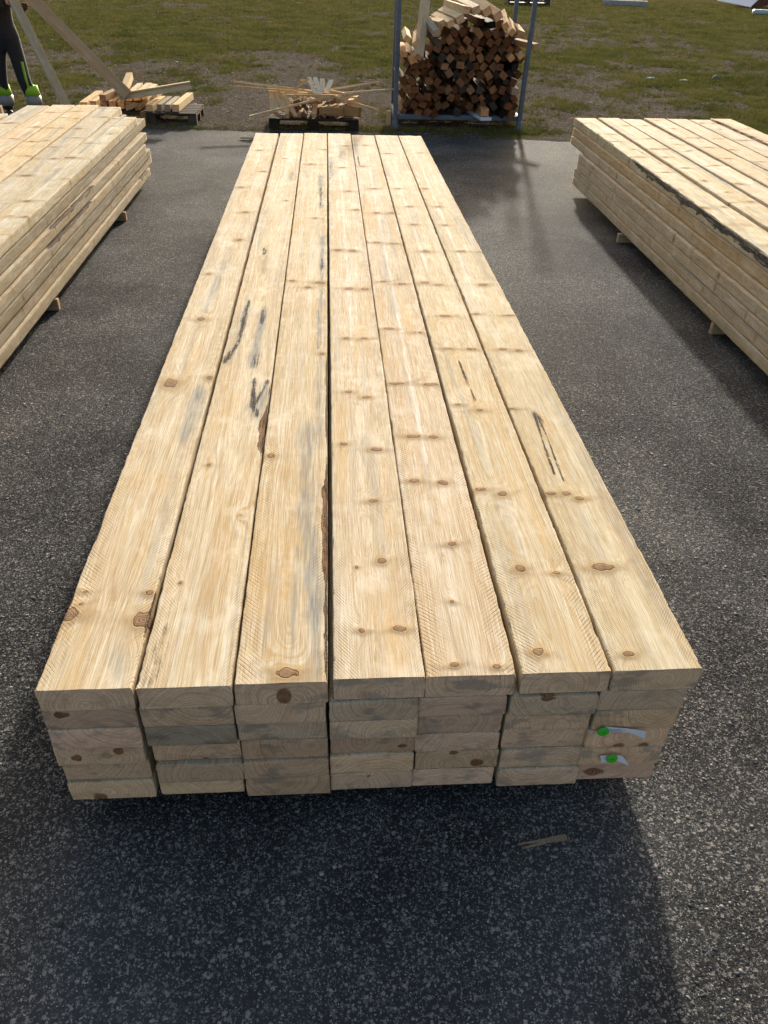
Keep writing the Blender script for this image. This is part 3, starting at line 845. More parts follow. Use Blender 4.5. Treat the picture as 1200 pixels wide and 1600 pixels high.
for i, (xr, yf) in enumerate(LSIDE):
    for cc in range(2):
        r = random.Random(340 + i * 3 + cc)
        st = [(BL, [(.223, SL - 1.2), (.223, SL - 2.6)], .05, .8)] if i in (0, 3) else []
        me = board_mesh("timber_board", SL + (0 if cc == 0 else .1), nx=8, ny=150, nz=8, ypow=.62, seed=340 + i * 3 + cc, knots=auto_knots(r, SL, top=False, side=1), strokes=st, rough=.0013,
                        pith=(.11, r.uniform(-.08, 0)), wane=((1, SL - .5, SL - .1, .02),) if i == 5 and cc == 0 else ((1, SL - 3.4, SL - 2.2, .016),) if i in (1, 2) and cc == 0 else ())
        rot = .005 + (i == 0) * .010
        xx = xr - cc * .232
        ox = xx - .223 + SL * math.sin(rot); oy = yf - SL + (cc * .12)
        k = r.uniform(.84, 1.0)
        k *= .80; tint = (k, k * .99, k * .98) if i not in (0, 3) else (.56, .57, .58)
        o = place("timber_board", me, ox, oy, .53 - .075 * i, rot, tint)
        nm = "edge board" if cc == 0 else "inner board"
        tag(o, f"{nm}, {ORD[i + 1]} layer down, left stack, " + (l_note[i] if cc == 0 else "hidden behind the edge board"), "board", "lower boards of the left stack")
for i, y in enumerate((1.75, 3.79, 5.92)):
    o = bar_between("bearer", (-2.75, y - .02, .0385), (-1.078, y, .0385), .036, .074, tint=(.8, .74, .64), seed=20 + i)
    tag(o, ["bearer under the near part of the left stack", "bearer end poking out under the middle of the left stack", "bearer end poking out under the far part of the left stack"][i], "bearer", "bearers under the left stack")

# ------------------------------------------------------------------ right stack
RTOP = [(3.335, 7.75, .026), (3.60, 7.774, .025), (3.832, 7.72, .016), (4.112, 7.80, .024), (4.358, 7.79, .026), (4.598, 7.765, .027), (4.872, 7.85, .028)]
rtd = ["leftmost top board of the right stack, edge blackened by tar-like saw stain",
       "second top board from the left on the right stack, bright cream",
       "third top board from the left on the right stack, beside the open gap",
       "fourth top board from the left on the right stack, just past the open gap",
       "fifth top board from the left on the right stack, with brown patch",
       "sixth top board from the left on the right stack, with grey crack line",
       "rightmost top board of the right stack with brown bark along its left edge"]
rt_tint = [(1.0, 1.0, .95), (1.02, 1.03, 1.0), (1.03, 1.03, 1.02), (.98, .95, .91), (1.0, .97, .95), (.95, .97, .99), (1.05, 1.0, .93)]
for i, (xl, yf, sl) in enumerate(RTOP):
    r = random.Random(400 + i)
    st = []; wane = ()
    if i == 0: st = [(BK, [(.0, SL - 2.15), (.0, SL - 5.2)], .013, 1.2), (BL, [(.10, SL - .3), (.12, SL - 1.6)], .02, .6), (BK, [(.17, SL - 1.7), (.20, SL - 2.4)], .008, .7), (BL, [(.2, SL - 2.4), (.21, SL - 3.2)], .012, .9)]
    if i == 1: st = [(BL, [(.20, SL - 1.5), (.20, SL - 3.0)], .02, .7)]
    if i == 4: st = [(OR, [(.12, SL - 1.0), (.10, SL - 1.8)], .05, .6)]
    if i == 5: st = [(BK, [(.02, SL - .5), (.03, SL - 1.2)], .007, .8)]
    if i == 6: wane = ((-1, SL - 3, SL - .1, .02),); st = [(OR, [(.02, SL), (.02, SL - 3)], .03, .6)]
    me = board_mesh("timber_board", SL, nx=30, ny=190, nz=6 if i else 14, ypow=.62, seed=410 + i, knots=auto_knots(r, SL, side=-1 if i < 2 else 0), strokes=st + auto_strokes(r, SL, 7), wane=wane, rough=.0015, pith=(r.uniform(.08, .14), r.uniform(-.06, -.01)))
    if i == 0:   # the stain runs down the whole left face
        n = len(me.vertices); co = np.empty(n * 3, np.float32); me.vertices.foreach_get('co', co); co = co.reshape(-1, 3)
        sa = np.empty(n * 4, np.float32); me.attributes['stain'].data.foreach_get('color', sa); sa = sa.reshape(-1, 4)
        yy = SL - co[:, 1]
        dep = .054 * np.clip((yy - 2.05) / .25, 0, 1) * np.clip((5.6 - yy) / .4, 0, 1) * (.35 + .5 * vnoise(yy * 3, yy * 0, 8) + .5 * vnoise(yy * 19, yy * 0, 18))
        m = (co[:, 0] < .004 + .020 * vnoise(yy * 7, yy * 0, 4)) & (-co[:, 2] < dep)
        sa[:, 2] = np.where(m, .55 + .6 * vnoise(yy * 12, co[:, 2] * 160, 6), sa[:, 2])
        me.attributes['stain'].data.foreach_set('color', sa.ravel())
    rot = -sl
    ox = xl - SL * math.sin(sl); oy = yf - SL * math.cos(sl)
    o = place("timber_board", me, ox, oy, .605, rot, rt_tint[i])
    tag(o, rtd[i], "board", "top boards of the right stack")
RSIDE = [(3.305, 7.636, .022), (3.285, 7.603, .021), (3.238, 7.067, .018), (3.240, 7.081, .018), (3.238, 7.151, .017), (3.228, 7.125, .016)]
r_note = ["warm brown", "pale with small knots", "its pale top showing at the far end", "cream with a large knot", "with black saw-toothed stamp of stain", "lowest, clean"]
for i, (xl, yf, sl) in enumerate(RSIDE):
    for cc in range(2):
        r = random.Random(440 + i * 3 + cc)
        st = [(BL, [(.0, SL - 3.0), (.0, SL - 5.0)], .03, .7)] if i in (0, 4) else []
        me = board_mesh("timber_board", SL, nx=8, ny=150, nz=8, ypow=.62, seed=440 + i * 3 + cc, knots=auto_knots(r, SL, top=False, side=-1), strokes=st, rough=.0013, pith=(.11, r.uniform(-.08, 0)))
        xx = xl + cc * .232
        ox = xx - SL * math.sin(sl); oy = yf - SL * math.cos(sl)
        k = r.uniform(.92, 1.04)
        tint = (k, k * .95, k * .88) if i != 0 else (.95, .82, .66)
        o = place("timber_board", me, ox, oy, .53 - .075 * i, -sl, tint)
        nm = "edge board" if cc == 0 else "inner board"
        tag(o, f"{nm}, {ORD[i + 1]} layer down, right stack, " + (r_note[i] if cc == 0 else "hidden behind the edge board"), "board", "lower boards of the right stack")
for i, y in enumerate((1.35, 3.37, 5.36)):
    o = bar_between("bearer", (3.172, y, .0385), (5.0, y + .02, .0385), .036, .074, tint=(.8, .74, .64), seed=30 + i)
    tag(o, ["bearer under the near part of the right stack", "bearer end poking out under the near visible side of the right stack", "bearer end poking out under the far side of the right stack"][i], "bearer", "bearers under the right stack")

# ------------------------------------------------------------------ tags on the board ends
GREEN = simple("green_plastic", (.055, .50, .025), .35, 0, 60, .08)
PAPER = simple("white_paper", (.78, .78, .80), .6, 0, 80, .04)
INK = simple("printed_ink", (.04, .04, .05), .7)

def ball(name, loc, s, mat, parent):
    bm = bmesh.new(); bmesh.ops.create_icosphere(bm, subdivisions=2, radius=1)
    for v in bm.verts: v.co = Vector((v.co.x * s[0], v.co.y * s[1], v.co.z * s[2]))
    for f in bm.faces: f.smooth = True
    me = bpy.data.meshes.new(name); bm.to_mesh(me); bm.free(); me.materials.append(mat)
    o = link(name, me, parent); o.location = loc; return o

def make_tag(x, z, y, pts, lab, rows):
    root = link("paper_tag", None)
    root.location = (x, y, z)
    tag(root, lab, "tag", "tags stapled on the board ends")
    # domed cap
    bm = bmesh.new()
    prof = [(0, -.0060), (.0055, -.0058), (.0065, -.0045), (.0118, -.0048), (.0140, -.0052), (.0156, -.0035), (.0158, -.0008)]
    N = 28
    rings = []
    for rr_, yy in prof:
        rings.append([bm.verts.new((rr_ * math.cos(2 * math.pi * k / N), yy, rr_ * math.sin(2 * math.pi * k / N))) for k in range(N)] if rr_ else [bm.verts.new((0, yy, 0))])
    for a, b in zip(rings[:-1], rings[1:]):
        for k in range(N):
            if len(a) == 1: bm.faces.new((a[0], b[k], b[(k + 1) % N]))
            else: bm.faces.new((a[k], b[k], b[(k + 1) % N], a[(k + 1) % N]))
    bmesh.ops.recalc_face_normals(bm, faces=bm.faces)
    me = bpy.data.meshes.new("cap"); bm.to_mesh(me); bm.free(); me.materials.append(GREEN)
    link("cap", me, root).location = (0, -.007, 0)
    ball('pin', (.001, -.0125, .001), (.0042, .0012, .0022), INK, root)
    # paper strip, bent away from the wood, with thickness
    n = 16
    top, bot = pts
    bm = bmesh.new()
    vs = []
    for j, off in enumerate((0, .0005)):
        for i in range(n + 1):
            f = i / n
            def lerp(l):
                s = f * (len(l) - 1); k = min(int(s), len(l) - 2); u_ = s - k
                return (l[k][0] * (1 - u_) + l[k + 1][0] * u_, l[k][1] * (1 - u_) + l[k + 1][1] * u_)
            a, b = lerp(top), lerp(bot)
            yy = -.002 - .010 * f * f - .002 * math.sin(f * 7) + off
            vs.append(bm.verts.new((a[0], yy - .002 * f, a[1]))); vs.append(bm.verts.new((b[0], yy, b[1])))
    m = 2 * (n + 1)
    for i in range(n):
        q = 2 * i
        bm.faces.new((vs[q], vs[q + 1], vs[q + 3], vs[q + 2]))
        bm.faces.new((vs[m + q + 2], vs[m + q + 3], vs[m + q + 1], vs[m + q]))
        bm.faces.new((vs[q], vs[q + 2], vs[m + q + 2], vs[m + q])); bm.faces.new((vs[q + 3], vs[q + 1], vs[m + q + 1], vs[m + q + 3]))
    bm.faces.new((vs[0], vs[m], vs[m + 1], vs[1])); bm.faces.new((vs[m - 2], vs[m - 1], vs[2 * m - 1], vs[2 * m - 2]))
    me = bpy.data.meshes.new("paper"); bm.to_mesh(me); bm.free(); me.materials.append(PAPER)
    pap = link("paper", me, root)
    # rows of tiny print
    bm = bmesh.new()
    r = random.Random(int(x * 1000))
    for row, (x0, x1, zz) in enumerate(rows):
        xx = x0
        while xx < x1:
            w_ = r.uniform(.0008, .0030)
            f = (xx - top[0][0]) / (top[-1][0] - top[0][0])
            yy = -.0028 - .010 * f * f - .002 * math.sin(f * 7) - .0016 * f
            h_ = .0016
            a = [bm.verts.new((xx, yy - .0006, zz)), bm.verts.new((xx + w_, yy - .0006, zz)), bm.verts.new((xx + w_, yy - .0006, zz + h_)), bm.verts.new((xx, yy - .0006, zz + h_))]
            bm.faces.new(a)
            xx += w_ + r.uniform(.0006, .0012)
    if rows:
        me = bpy.data.meshes.new("print"); bm.to_mesh(me); bm.free(); me.materials.append(INK)
        pr = link("print", me, pap)
        pr['kind'] = 'stuff'

make_tag(1.403, .316, -.002, ([(.006, .013), (.04, .009), (.075, .003), (.112, .003)], [(.004, -.010), (.04, -.010), (.075, -.013), (.117, -.030)]),
         "green round cap with long white printed paper tag, upper of two on the board ends", [(.016, .048, .0035), (.016, .06, -.0015), (.018, .05, -.0065)])
make_tag(1.447, .206, -.005, ([(-.030, .004), (.0, .012), (.03, .004), (.05, -.022)], [(-.022, -.026), (.0, -.014), (.02, -.018), (.048, -.026)]),
         "green round cap with short crumpled white paper tag, lower of two on the board ends", [(-.008, .006, .017)][:0])

# ------------------------------------------------------------------ wood chip and stick on the asphalt
bm = bmesh.new()
def prism(bm, path, wid, thick):
    prev = None
    for (x_, y_, w_, z_) in path:
        cur = [bm.verts.new((x_, y_ - w_ / 2, z_)), bm.verts.new((x_, y_ + w_ / 2, z_ + .001)), bm.verts.new((x_, y_ + w_ / 2, z_ + thick)), bm.verts.new((x_, y_ - w_ / 2, z_ + thick * .8))]
        if prev:
            for k in range(4): bm.faces.new((prev[k], prev[(k + 1) % 4], cur[(k + 1) % 4], cur[k]))
        else: bm.faces.new(cur[::-1])
        prev = cur
    bm.faces.new(prev)
prism(bm, [(-.058, .006, .002, .0005), (-.03, .005, .0055, .001), (0, .0035, .008, .001), (.02, .002, .0125, .001), (.05, .001, .017, .002), (.076, 0, .018, .003), (.080, 0, .011, .003)], 0, .0045)
prism(bm, [(-.050, -.0065, .002, .0005), (-.03, -.0055, .005, .001), (0, -.004, .007, .001), (.012, -.0035, .006, .0012), (.02, -.003, .004, .0014)], 0, .0042)
bmesh.ops.remove_doubles(bm, verts=bm.verts, dist=.0001)
me = bpy.data.meshes.new("wood_splinter"); bm.to_mesh(me); bm.free(); me.materials.append(OFFW)
o = link("wood_splinter", me); o.location = (1.250, -.128, .004); o.rotation_euler = (0, 0, .14); o.color = (.42, .38, .34, 1)
tag(o, "grey forked wood splinter lying on the shaded asphalt before the stack", "splinter")
o = bar_between("wood_stick", (-.42, 9.70, .02), (.12, 9.74, .02), .022, .022, tint=(1, .9, .75))
tag(o, "thin stick end poking out beside the far left corner of the central stack", "stick")

# ------------------------------------------------------------------ pallets
GREYW = wood_material("weathered_pallet_wood", False)
def pallet(x0, y0, rot, W, D, lab, tint):
    root = link("wooden_pallet", None)
    root.location = (x0, y0, 0); root.rotation_euler = (0, 0, rot)
    tag(root, lab, "pallet", "wooden pallets at the asphalt edge")
    def bx(name, cx, cy, cz, sx, sy, sz):
        long_y = sy > sx
        if long_y:
            o = link(name, bar_mesh(name, sx, sz, sy, GREYW, .002), root); o.location = (cx, cy - sy / 2, cz)
        else:
            o = link(name, bar_mesh(name, sy, sz, sx, GREYW, .002), root); o.rotation_euler = (0, 0, -math.pi / 2); o.location = (cx - sx / 2, cy, cz)
        k = rnd.uniform(.8, 1.15)
        o.color = (tint[0] * k, tint[1] * k, tint[2] * k, 1)
    for i in range(3):                       # bottom runners
        bx("runner_board", W / 2, .05 + i * (D - .1) / 2, .011, W, .095, .022)
    for i in range(3):
        for j in range(3):
            bx("block", .06 + i * (W - .12) / 2, .05 + j * (D - .1) / 2, .066, .12, .094, .086)
    for i in range(3):
        bx("stringer_board", .06 + i * (W - .12) / 2, D / 2, .120, .12, D, .020)
    n = 6
    for i in range(n):
        bx("deck_board", W / 2, .05 + i * (D - .1) / (n - 1), .142, W, .105, .022)
    return root

pallet(-2.32, 10.64, .0, 1.23, .82, "weathered grey pallet under the left heap of squared timber", (.13, .13, .135))
pallet(-.085, 10.34, .0, 1.21, .80, "dark weathered pallet under the pile of thin laths", (.06, .06, .063))

# ------------------------------------------------------------------ heap of squared timber on the left pallet
LH = [ # near centre, far centre, w, t, tint, label
 ((-2.60, 10.72, .215), (-2.62, 11.75, .225), .10, .085, (1.0, .86, .66), "squared timber with pale end, leftmost on the left pallet heap"),
 ((-2.47, 10.72, .225), (-2.45, 11.75, .225), .085, .095, (1.0, .84, .62), "squared timber second from the left on the left pallet heap"),
 ((-2.34, 10.74, .215), (-2.33, 11.6, .215), .085, .10, (.95, .75, .52), "lower squared timber under the dark-ended one, left pallet heap"),
 ((-2.325, 10.70, .315), (-2.28, 11.3, .315), .085, .075, (.55, .44, .34), "squared timber with dark brown end, upper one left of the leaning board"),
 ((-2.22, 10.73, .225), (-2.24, 11.6, .225), .085, .10, (.98, .78, .55), "squared timber beside the foot of the leaning board"),
 ((-2.11, 10.76, .225), (-2.12, 11.6, .225), .085, .10, (.95, .75, .52), "squared timber behind the foot of the leaning board"),
 ((-2.10, 10.92, .345), (-2.17, 11.85, .455), .085, .085, (1.0, .92, .76), "squared timber rising highest at the back of the left heap"),
 ((-1.99, 10.76, .315), (-2.02, 11.76, .335), .08, .08, (1.02, .95, .82), "pale squared timber top left of three on the left heap"),
 ((-1.885, 10.76, .32), (-1.90, 11.80, .335), .085, .08, (1.04, .98, .86), "pale squared timber, middle of three on the left heap"),
 ((-1.785, 10.80, .32), (-1.80, 11.70, .335), .08, .08, (1.02, .96, .84), "pale squared timber, right of three on the left heap"),
 ((-1.99, 10.72, .215), (-1.98, 11.5, .215), .085, .09, (.62, .45, .30), "brown squared timber low under the crossing length, left heap"),
 ((-1.88, 10.70, .21), (-1.90, 11.5, .21), .07, .08, (.75, .56, .38), "small brown timber end low in the middle of the left heap"),
 ((-1.665, 10.9, .33), (-1.65, 11.3, .33), .06, .06, (1.0, .93, .8), "short pale offcut behind the crossing length, left heap"),
 ((-1.715, 10.68, .205), (-1.67, 11.45, .21), .095, .085, (1.03, .93, .74), "pale squared timber right of centre at the front of the left heap"),
 ((-1.585, 10.69, .205), (-1.56, 11.45, .205), .06, .09, (.42, .43, .43), "grey weathered timber, left of two grey ones on the left heap"),
 ((-1.475, 10.69, .205), (-1.45, 11.45, .205), .07, .09, (.52, .54, .56), "grey weathered timber, right of two grey ones on the left heap"),
 ((-1.365, 10.69, .205), (-1.33, 11.85, .205), .095, .09, (1.03, .93, .74), "pale squared timber rightmost on the left pallet heap"),
]
for i, (a, b, w_, t_, tc, lab) in enumerate(LH):
    o = bar_between("squared_timber", a, b, w_, t_, roll=rnd.uniform(-.06, .06), tint=tc, seed=50 + i)
    tag(o, lab, "timber", "squared timber on the left pallet")

def profile_bar(name, a, b, pts, tint):
    a = Vector(a); b = Vector(b); d = b - a
    bm = bmesh.new()
    r0 = [bm.verts.new((p[0], 0, p[1])) for p in pts]; r1 = [bm.verts.new((p[0], d.length, p[1])) for p in pts]
    n = len(pts)
    for k in range(n): bm.faces.new((r0[k], r0[(k + 1) % n], r1[(k + 1) % n], r1[k]))
    bm.faces.new(r0[::-1]); bm.faces.new(r1)
    bmesh.ops.recalc_face_normals(bm, faces=bm.faces)
    me = bpy.data.meshes.new(name); bm.to_mesh(me); bm.free(); me.materials.append(OFFW)
    o = link(name, me); o.location = a; o.rotation_euler = d.to_track_quat('Y', 'Z').to_euler(); o.color = (*tint, 1)
    return o
o = profile_bar("grooved_timber", (-2.08, 10.60, .345), (-1.16, 10.90, .465),
                [(-.035, -.045), (.035, -.045), (.035, -.028), (.012, -.012), (.012, .018), (.035, .030), (.035, .045), (-.035, .045), (-.035, .030), (-.02, .018), (-.02, -.012), (-.035, -.028)][::-1], (1.03, .95, .80))
tag(o, "pale grooved length lying across the left heap of squared timber", "timber")
o = bar_between("wood_block", (-2.02, 10.62, .20), (-1.88, 10.66, .25), .05, .05, tint=(.8, .6, .42)); tag(o, "small brown block end wedged under the grooved length", "block")
o = bar_between("squared_timber", (-1.80, 10.60, .0), (-1.80, 10.60, .17), .07, .05, tint=(.42, .30, .20)); tag(o, "short dark offcut standing against the front of the left pallet", "timber")

# two boards held by the person
o = bar_between("plank", (-2.640, 10.36, .02), (-3.27, 10.52, 1.70), .115, .045, roll=-.65, tint=(.90, .84, .80), seed=71)
tag(o, "long pale plank held upright by the person, standing on the ground behind the left stack", "plank")
o = bar_between("plank", (-1.96, 10.58, .37), (-3.12, 10.50, 1.62), .045, .145, roll=.25, tint=(.88, .70, .56), seed=72)
tag(o, "long brown plank held by the person, its foot resting on the left timber heap", "plank")
o = bar_between("timber_offcut", (-3.262, 9.45, .0), (-3.262, 9.45, .385), .07, .07, tint=(1.0, .82, .66))
tag(o, "pinkish timber end standing up behind the left stack at the picture's left edge", "offcut")

# ------------------------------------------------------------------ person
def skin_mesh(name, verts, edges, mat, sub=2, root=0):
    me = bpy.data.meshes.new(name)
    me.from_pydata([v[:3] for v in verts], edges, [])
    o = bpy.data.objects.new(name, me); COL.objects.link(o)
    m = o.modifiers.new('s', 'SKIN')
    for i, v in enumerate(verts):
        sv = me.skin_vertices[0].data[i]
        sv.radius = (v[3], v[4] if len(v) > 4 else v[3])
        sv.use_root = (i == root)
    m.use_smooth_shade = True
    s = o.modifiers.new('sub', 'SUBSURF'); s.levels = sub; s.render_levels = sub
    dg = bpy.context.evaluated_depsgraph_get()
    me2 = bpy.data.meshes.new_from_object(o.evaluated_get(dg))
    bpy.data.objects.remove(o)
    me2.materials.clear(); me2.materials.append(mat); me2.name = name
    me2.polygons.foreach_set('use_smooth', np.ones(len(me2.polygons), bool))
    return me2

CLOTH = simple("dark_work_cloth", (.007, .008, .012), .85, 0, 25, .4, .004)
HIVIS = simple("hi_vis_cloth", (.20, .42, .015), .7, 0, 40, .12)
REFL = simple("reflective_band", (.17, .18, .185), .4, 0, 40, .08)
SKIN = simple("skin", (.50, .27, .19), .5, 0, 30, .1)
BOOT = simple("black_boot", (.02, .02, .02), .5)
HAIR = simple("brown_hair", (.06, .04, .025), .7)
pers = link("person", None)
pers.location = (-3.5, 10.8, 0)
tag(pers, "person in dark work trousers with yellow-green and silver bands, holding two planks", "person")
# joints relative to the base: pelvis, legs, torso, arms
V = [(0, .04, .98, .16, .13), (.02, .02, 1.15, .155, .115), (.04, -.03, 1.33, .17, .12), (.05, -.07, 1.47, .13, .10), (.055, -.09, 1.55, .062, .062),
     (.11, .04, .90, .105, .11), (.165, -.03, .50, .085, .09), (.21, .02, .28, .082, .085), (.225, .03, .12, .07, .075),
     (-.10, .04, .90, .105, .11), (-.15, 0, .50, .085, .09), (-.155, .04, .28, .082, .085), (-.155, .05, .12, .07, .075),
     (.20, -.08, 1.47, .075), (.33, -.12, 1.28, .058), (.43, -.13, 1.365, .040), (-.13, -.08, 1.47, .075), (-.06, -.20, 1.28, .058), (.17, -.17, 1.365, .042),
     (.06, -.12, 1.62, .055)]
Ed = [(0, 1), (1, 2), (2, 3), (3, 4), (0, 5), (5, 6), (6, 7), (7, 8), (0, 9), (9, 10), (10, 11), (11, 12), (3, 13), (13, 14), (14, 15), (3, 16), (16, 17), (17, 18), (4, 19)]
link("body", skin_mesh("body", V, Ed, CLOTH), pers)

def sleeve(name, pts, mat, r=1.0, n=20):
    bm = bmesh.new(); rings = []
    for (x_, y_, z_, ra, rb) in pts:
        rings.append([bm.verts.new((x_ + ra * math.cos(2 * math.pi * k / n) * (1 + .03 * math.sin(3 * k)), y_ + rb * math.sin(2 * math.pi * k / n), z_ + .006 * math.sin(k * 1.7))) for k in range(n)])
    for a, b in zip(rings[:-1], rings[1:]):
        for k in range(n): bm.faces.new((a[k], a[(k + 1) % n], b[(k + 1) % n], b[k]))
    bm.faces.new(rings[0][::-1]); bm.faces.new(rings[-1])
    bmesh.ops.recalc_face_normals(bm, faces=bm.faces)
    for f in bm.faces: f.smooth = True
    me = bpy.data.meshes.new(name); bm.to_mesh(me); bm.free(); me.materials.append(mat)
    return link(name, me, pers)
for (xa, ya, xk, yk) in ((.222, .028, .185, -.005), (-.155, .047, -.152, .02)):
    sleeve("reflective_band", [(xa + .004, ya, .19, .096, .101), (xa, ya, .25, .102, .106), (xa - .004, ya, .315, .100, .104)], REFL)
    sleeve("hi_vis_band", [(xa - .006, ya, .316, .103, .107), (xa - .012, ya - .01, .38, .102, .105), (xa - .018, ya - .012, .435, .099, .101)], HIVIS)
    b = bar_between("hi_vis_stripe", (xa - .005, ya - .108, .42), (xk + .030, yk - .104, .72), .030, .012, mat=HIVIS, parent=pers)
    # boots
    me = skin_mesh("boot", [(xa, ya + .03, .13, .06), (xa, ya + .02, .055, .055), (xa + .02, ya - .09, .045, .05, .04), (xa + .03, ya - .17, .035, .042, .03)], [(0, 1), (1, 2), (2, 3)], BOOT)
    link("boot", me, pers)
# head with a face (above the frame)
hv = skin_mesh("head", [(.065, -.12, 1.64, .07, .075), (.07, -.135, 1.72, .085, .095), (.07, -.13, 1.79, .082, .09)], [(0, 1), (1, 2)], SKIN)
head = link("head", hv, pers)
ball("hair", (.07, -.105, 1.80), (.092, .105, .075), HAIR, head)
ball("nose", (.07, -.235, 1.715), (.013, .02, .022), SKIN, head)
EYE = simple("eye", (.5, .48, .46), .2)
for sx_ in (-1, 1):
    ball("eye", (.07 + sx_ * .032, -.218, 1.742), (.012, .010, .008), EYE, head)
    ball("ear", (.07 + sx_ * .088, -.13, 1.72), (.010, .022, .032), SKIN, head)
ball("mouth", (.07, -.222, 1.675), (.022, .008, .006), simple("lips", (.35, .12, .10), .5), head)

# hands: palm and five curled fingers each
def hand(cx, cy, cz, dirx, ax, par):
    V = [(cx - .05 * dirx, cy, cz - .01, .026, .03), (cx, cy, cz, .030, .038)]
    E = [(0, 1)]
    for k in range(4):
        off = (-.030 + .020 * k)
        L_ = (.9, 1.0, .95, .78)[k]
        b0 = len(V)
        for (f, d, r_) in ((.25, 0, .0105), (.75, -.012, .0100), (1.05, -.034, .0092), (1.0, -.056, .0085)):
            V.append((cx + dirx * .045 * f * L_ + ax[0] * off, cy + d * L_, cz + ax[1] * off, r_))
        E += [(1, b0), (b0, b0 + 1), (b0 + 1, b0 + 2), (b0 + 2, b0 + 3)]
    b0 = len(V)
    V += [(cx - .005 * dirx + ax[0] * .045, cy - .015, cz + ax[1] * .045, .013), (cx + .01 * dirx + ax[0] * .058, cy - .038, cz + ax[1] * .058, .011), (cx + .03 * dirx + ax[0] * .06, cy - .052, cz + ax[1] * .06, .010)]
    E += [(1, b0), (b0, b0 + 1), (b0 + 1, b0 + 2)]
    link("hand", skin_mesh("hand", V, E, SKIN, 1, root=1), par)
hand(.46, -.10, 1.375, 1, (.3, .95), pers)
hand(.22, -.13, 1.385, 1, (.3, .95), pers)

# ------------------------------------------------------------------ lath pile on the middle pallet
LP = [
 ((-.56, 10.74, .535), (.40, 10.70, .455), .022, .020, "lath sticking out far to the upper left of the lath pile"),
 ((-.61, 10.66, .49), (.30, 10.72, .43), .024, .020, "lath just under the uppermost left one of the lath pile"),
 ((-.33, 10.22, .19), (.74, 10.42, .42), .040, .024, "long thick lath sloping down to the left front of the lath pile"),
 ((.60, 10.88, .42), (1.43, 10.92, .545), .026, .020, "lath sticking up to the right from the lath pile"),
 ((.74, 10.78, .40), (1.66, 10.82, .47), .026, .020, "longest lath pointing right toward the rack"),
 ((.62, 10.62, .44), (1.41, 10.55, .24), .024, .022, "lath drooping to the lower right of the lath pile"),
 ((-.10, 10.80, .42), (.62, 10.78, .40), .030, .020, "lath lying flat across the left of the lath pile"),
 ((-.12, 10.92, .455), (.55, 10.85, .42), .030, .018, "lath at the back left of the lath pile"),
 ((.16, 10.40, .425), (.80, 10.42, .43), .030, .022, "lath crossing the middle front of the lath pile"),
 ((.20, 10.62, .40), (1.10, 10.72, .37), .026, .022, "lath lying across the right middle of the lath pile"),
 ((.45, 10.52, .44), (1.02, 10.86, .41), .024, .018, "short lath slanting back on the right of the lath pile"),
 ((.5, 10.95, .47), (.95, 10.6, .43), .026, .018, "short lath slanting forward on the right of the lath pile"),
 ((.46, 10.62, .60), (.27, 10.70, .47), .022, .028, "stick leaning up to the top of the lath pile"),
 ((.34, 10.80, .565), (.60, 10.78, .53), .022, .028, "small stick lying on top of the lath pile"),
 ((-.02, 10.50, .20), (-.05, 10.95, .43), .11, .024, "pale flat board leaning at the left of the lath pile"),
 ((.13, 10.46, .22), (.0, 10.92, .42), .09, .024, "second flat board leaning at the left of the lath pile"),
 ((.28, 10.36, .175), (.06, 10.78, .44), .060, .024, "narrow board sloping forward on the left of the lath pile"),
 ((.16, 10.36, .18), (.17, 10.72, .30), .055, .060, "short square stick jutting forward at the left of the lath pile"),
 ((.55, 10.52, .43), (.46, 10.75, .60), .060, .018, "white-lit flat offcut, left of the four atop the lath pile"),
 ((.62, 10.52, .43), (.54, 10.75, .60), .055, .018, "white-lit flat offcut, second of four atop the lath pile"),
 ((.64, 10.60, .46), (.64, 10.80, .58), .060, .018, "white-lit flat offcut, third of four atop the lath pile"),
 ((.70, 10.62, .45), (.76, 10.85, .56), .070, .018, "white-lit flat offcut, right of the four atop the lath pile"),
 ((.60, 10.48, .235), (.92, 10.42, .235), .10, .10, "brown block end lying low right of the middle in the lath pile"),
 ((.88, 10.50, .24), (1.14, 10.40, .235), .12, .12, "dark brown block at the right front of the lath pile"),
 ((1.02, 10.70, .27), (1.12, 11.05, .28), .09, .14, "pale block standing at the right end of the lath pile"),
 ((.52, 10.38, .19), (.56, 10.8, .32), .06, .05, "short stick poking forward in the middle of the lath pile"),
]
lt = [(1.0, .86, .66), (1.0, .84, .62), (1.05, .90, .70), (1.05, .92, .74)]
for i, (a, b, w_, t_, lab) in enumerate(LP):
    tc = (1.25, 1.3, 1.4) if 'white' in lab else (.62, .42, .26) if 'brown' in lab else lt[i % 4]  # over-bright tint paints sunlight onto the white-lit offcuts
    o = bar_between("lath", a, b, w_, t_, roll=rnd.uniform(-.15, .15), tint=tc, seed=90 + i)
    tag(o, lab, "lath", "laths and offcuts on the middle pallet")
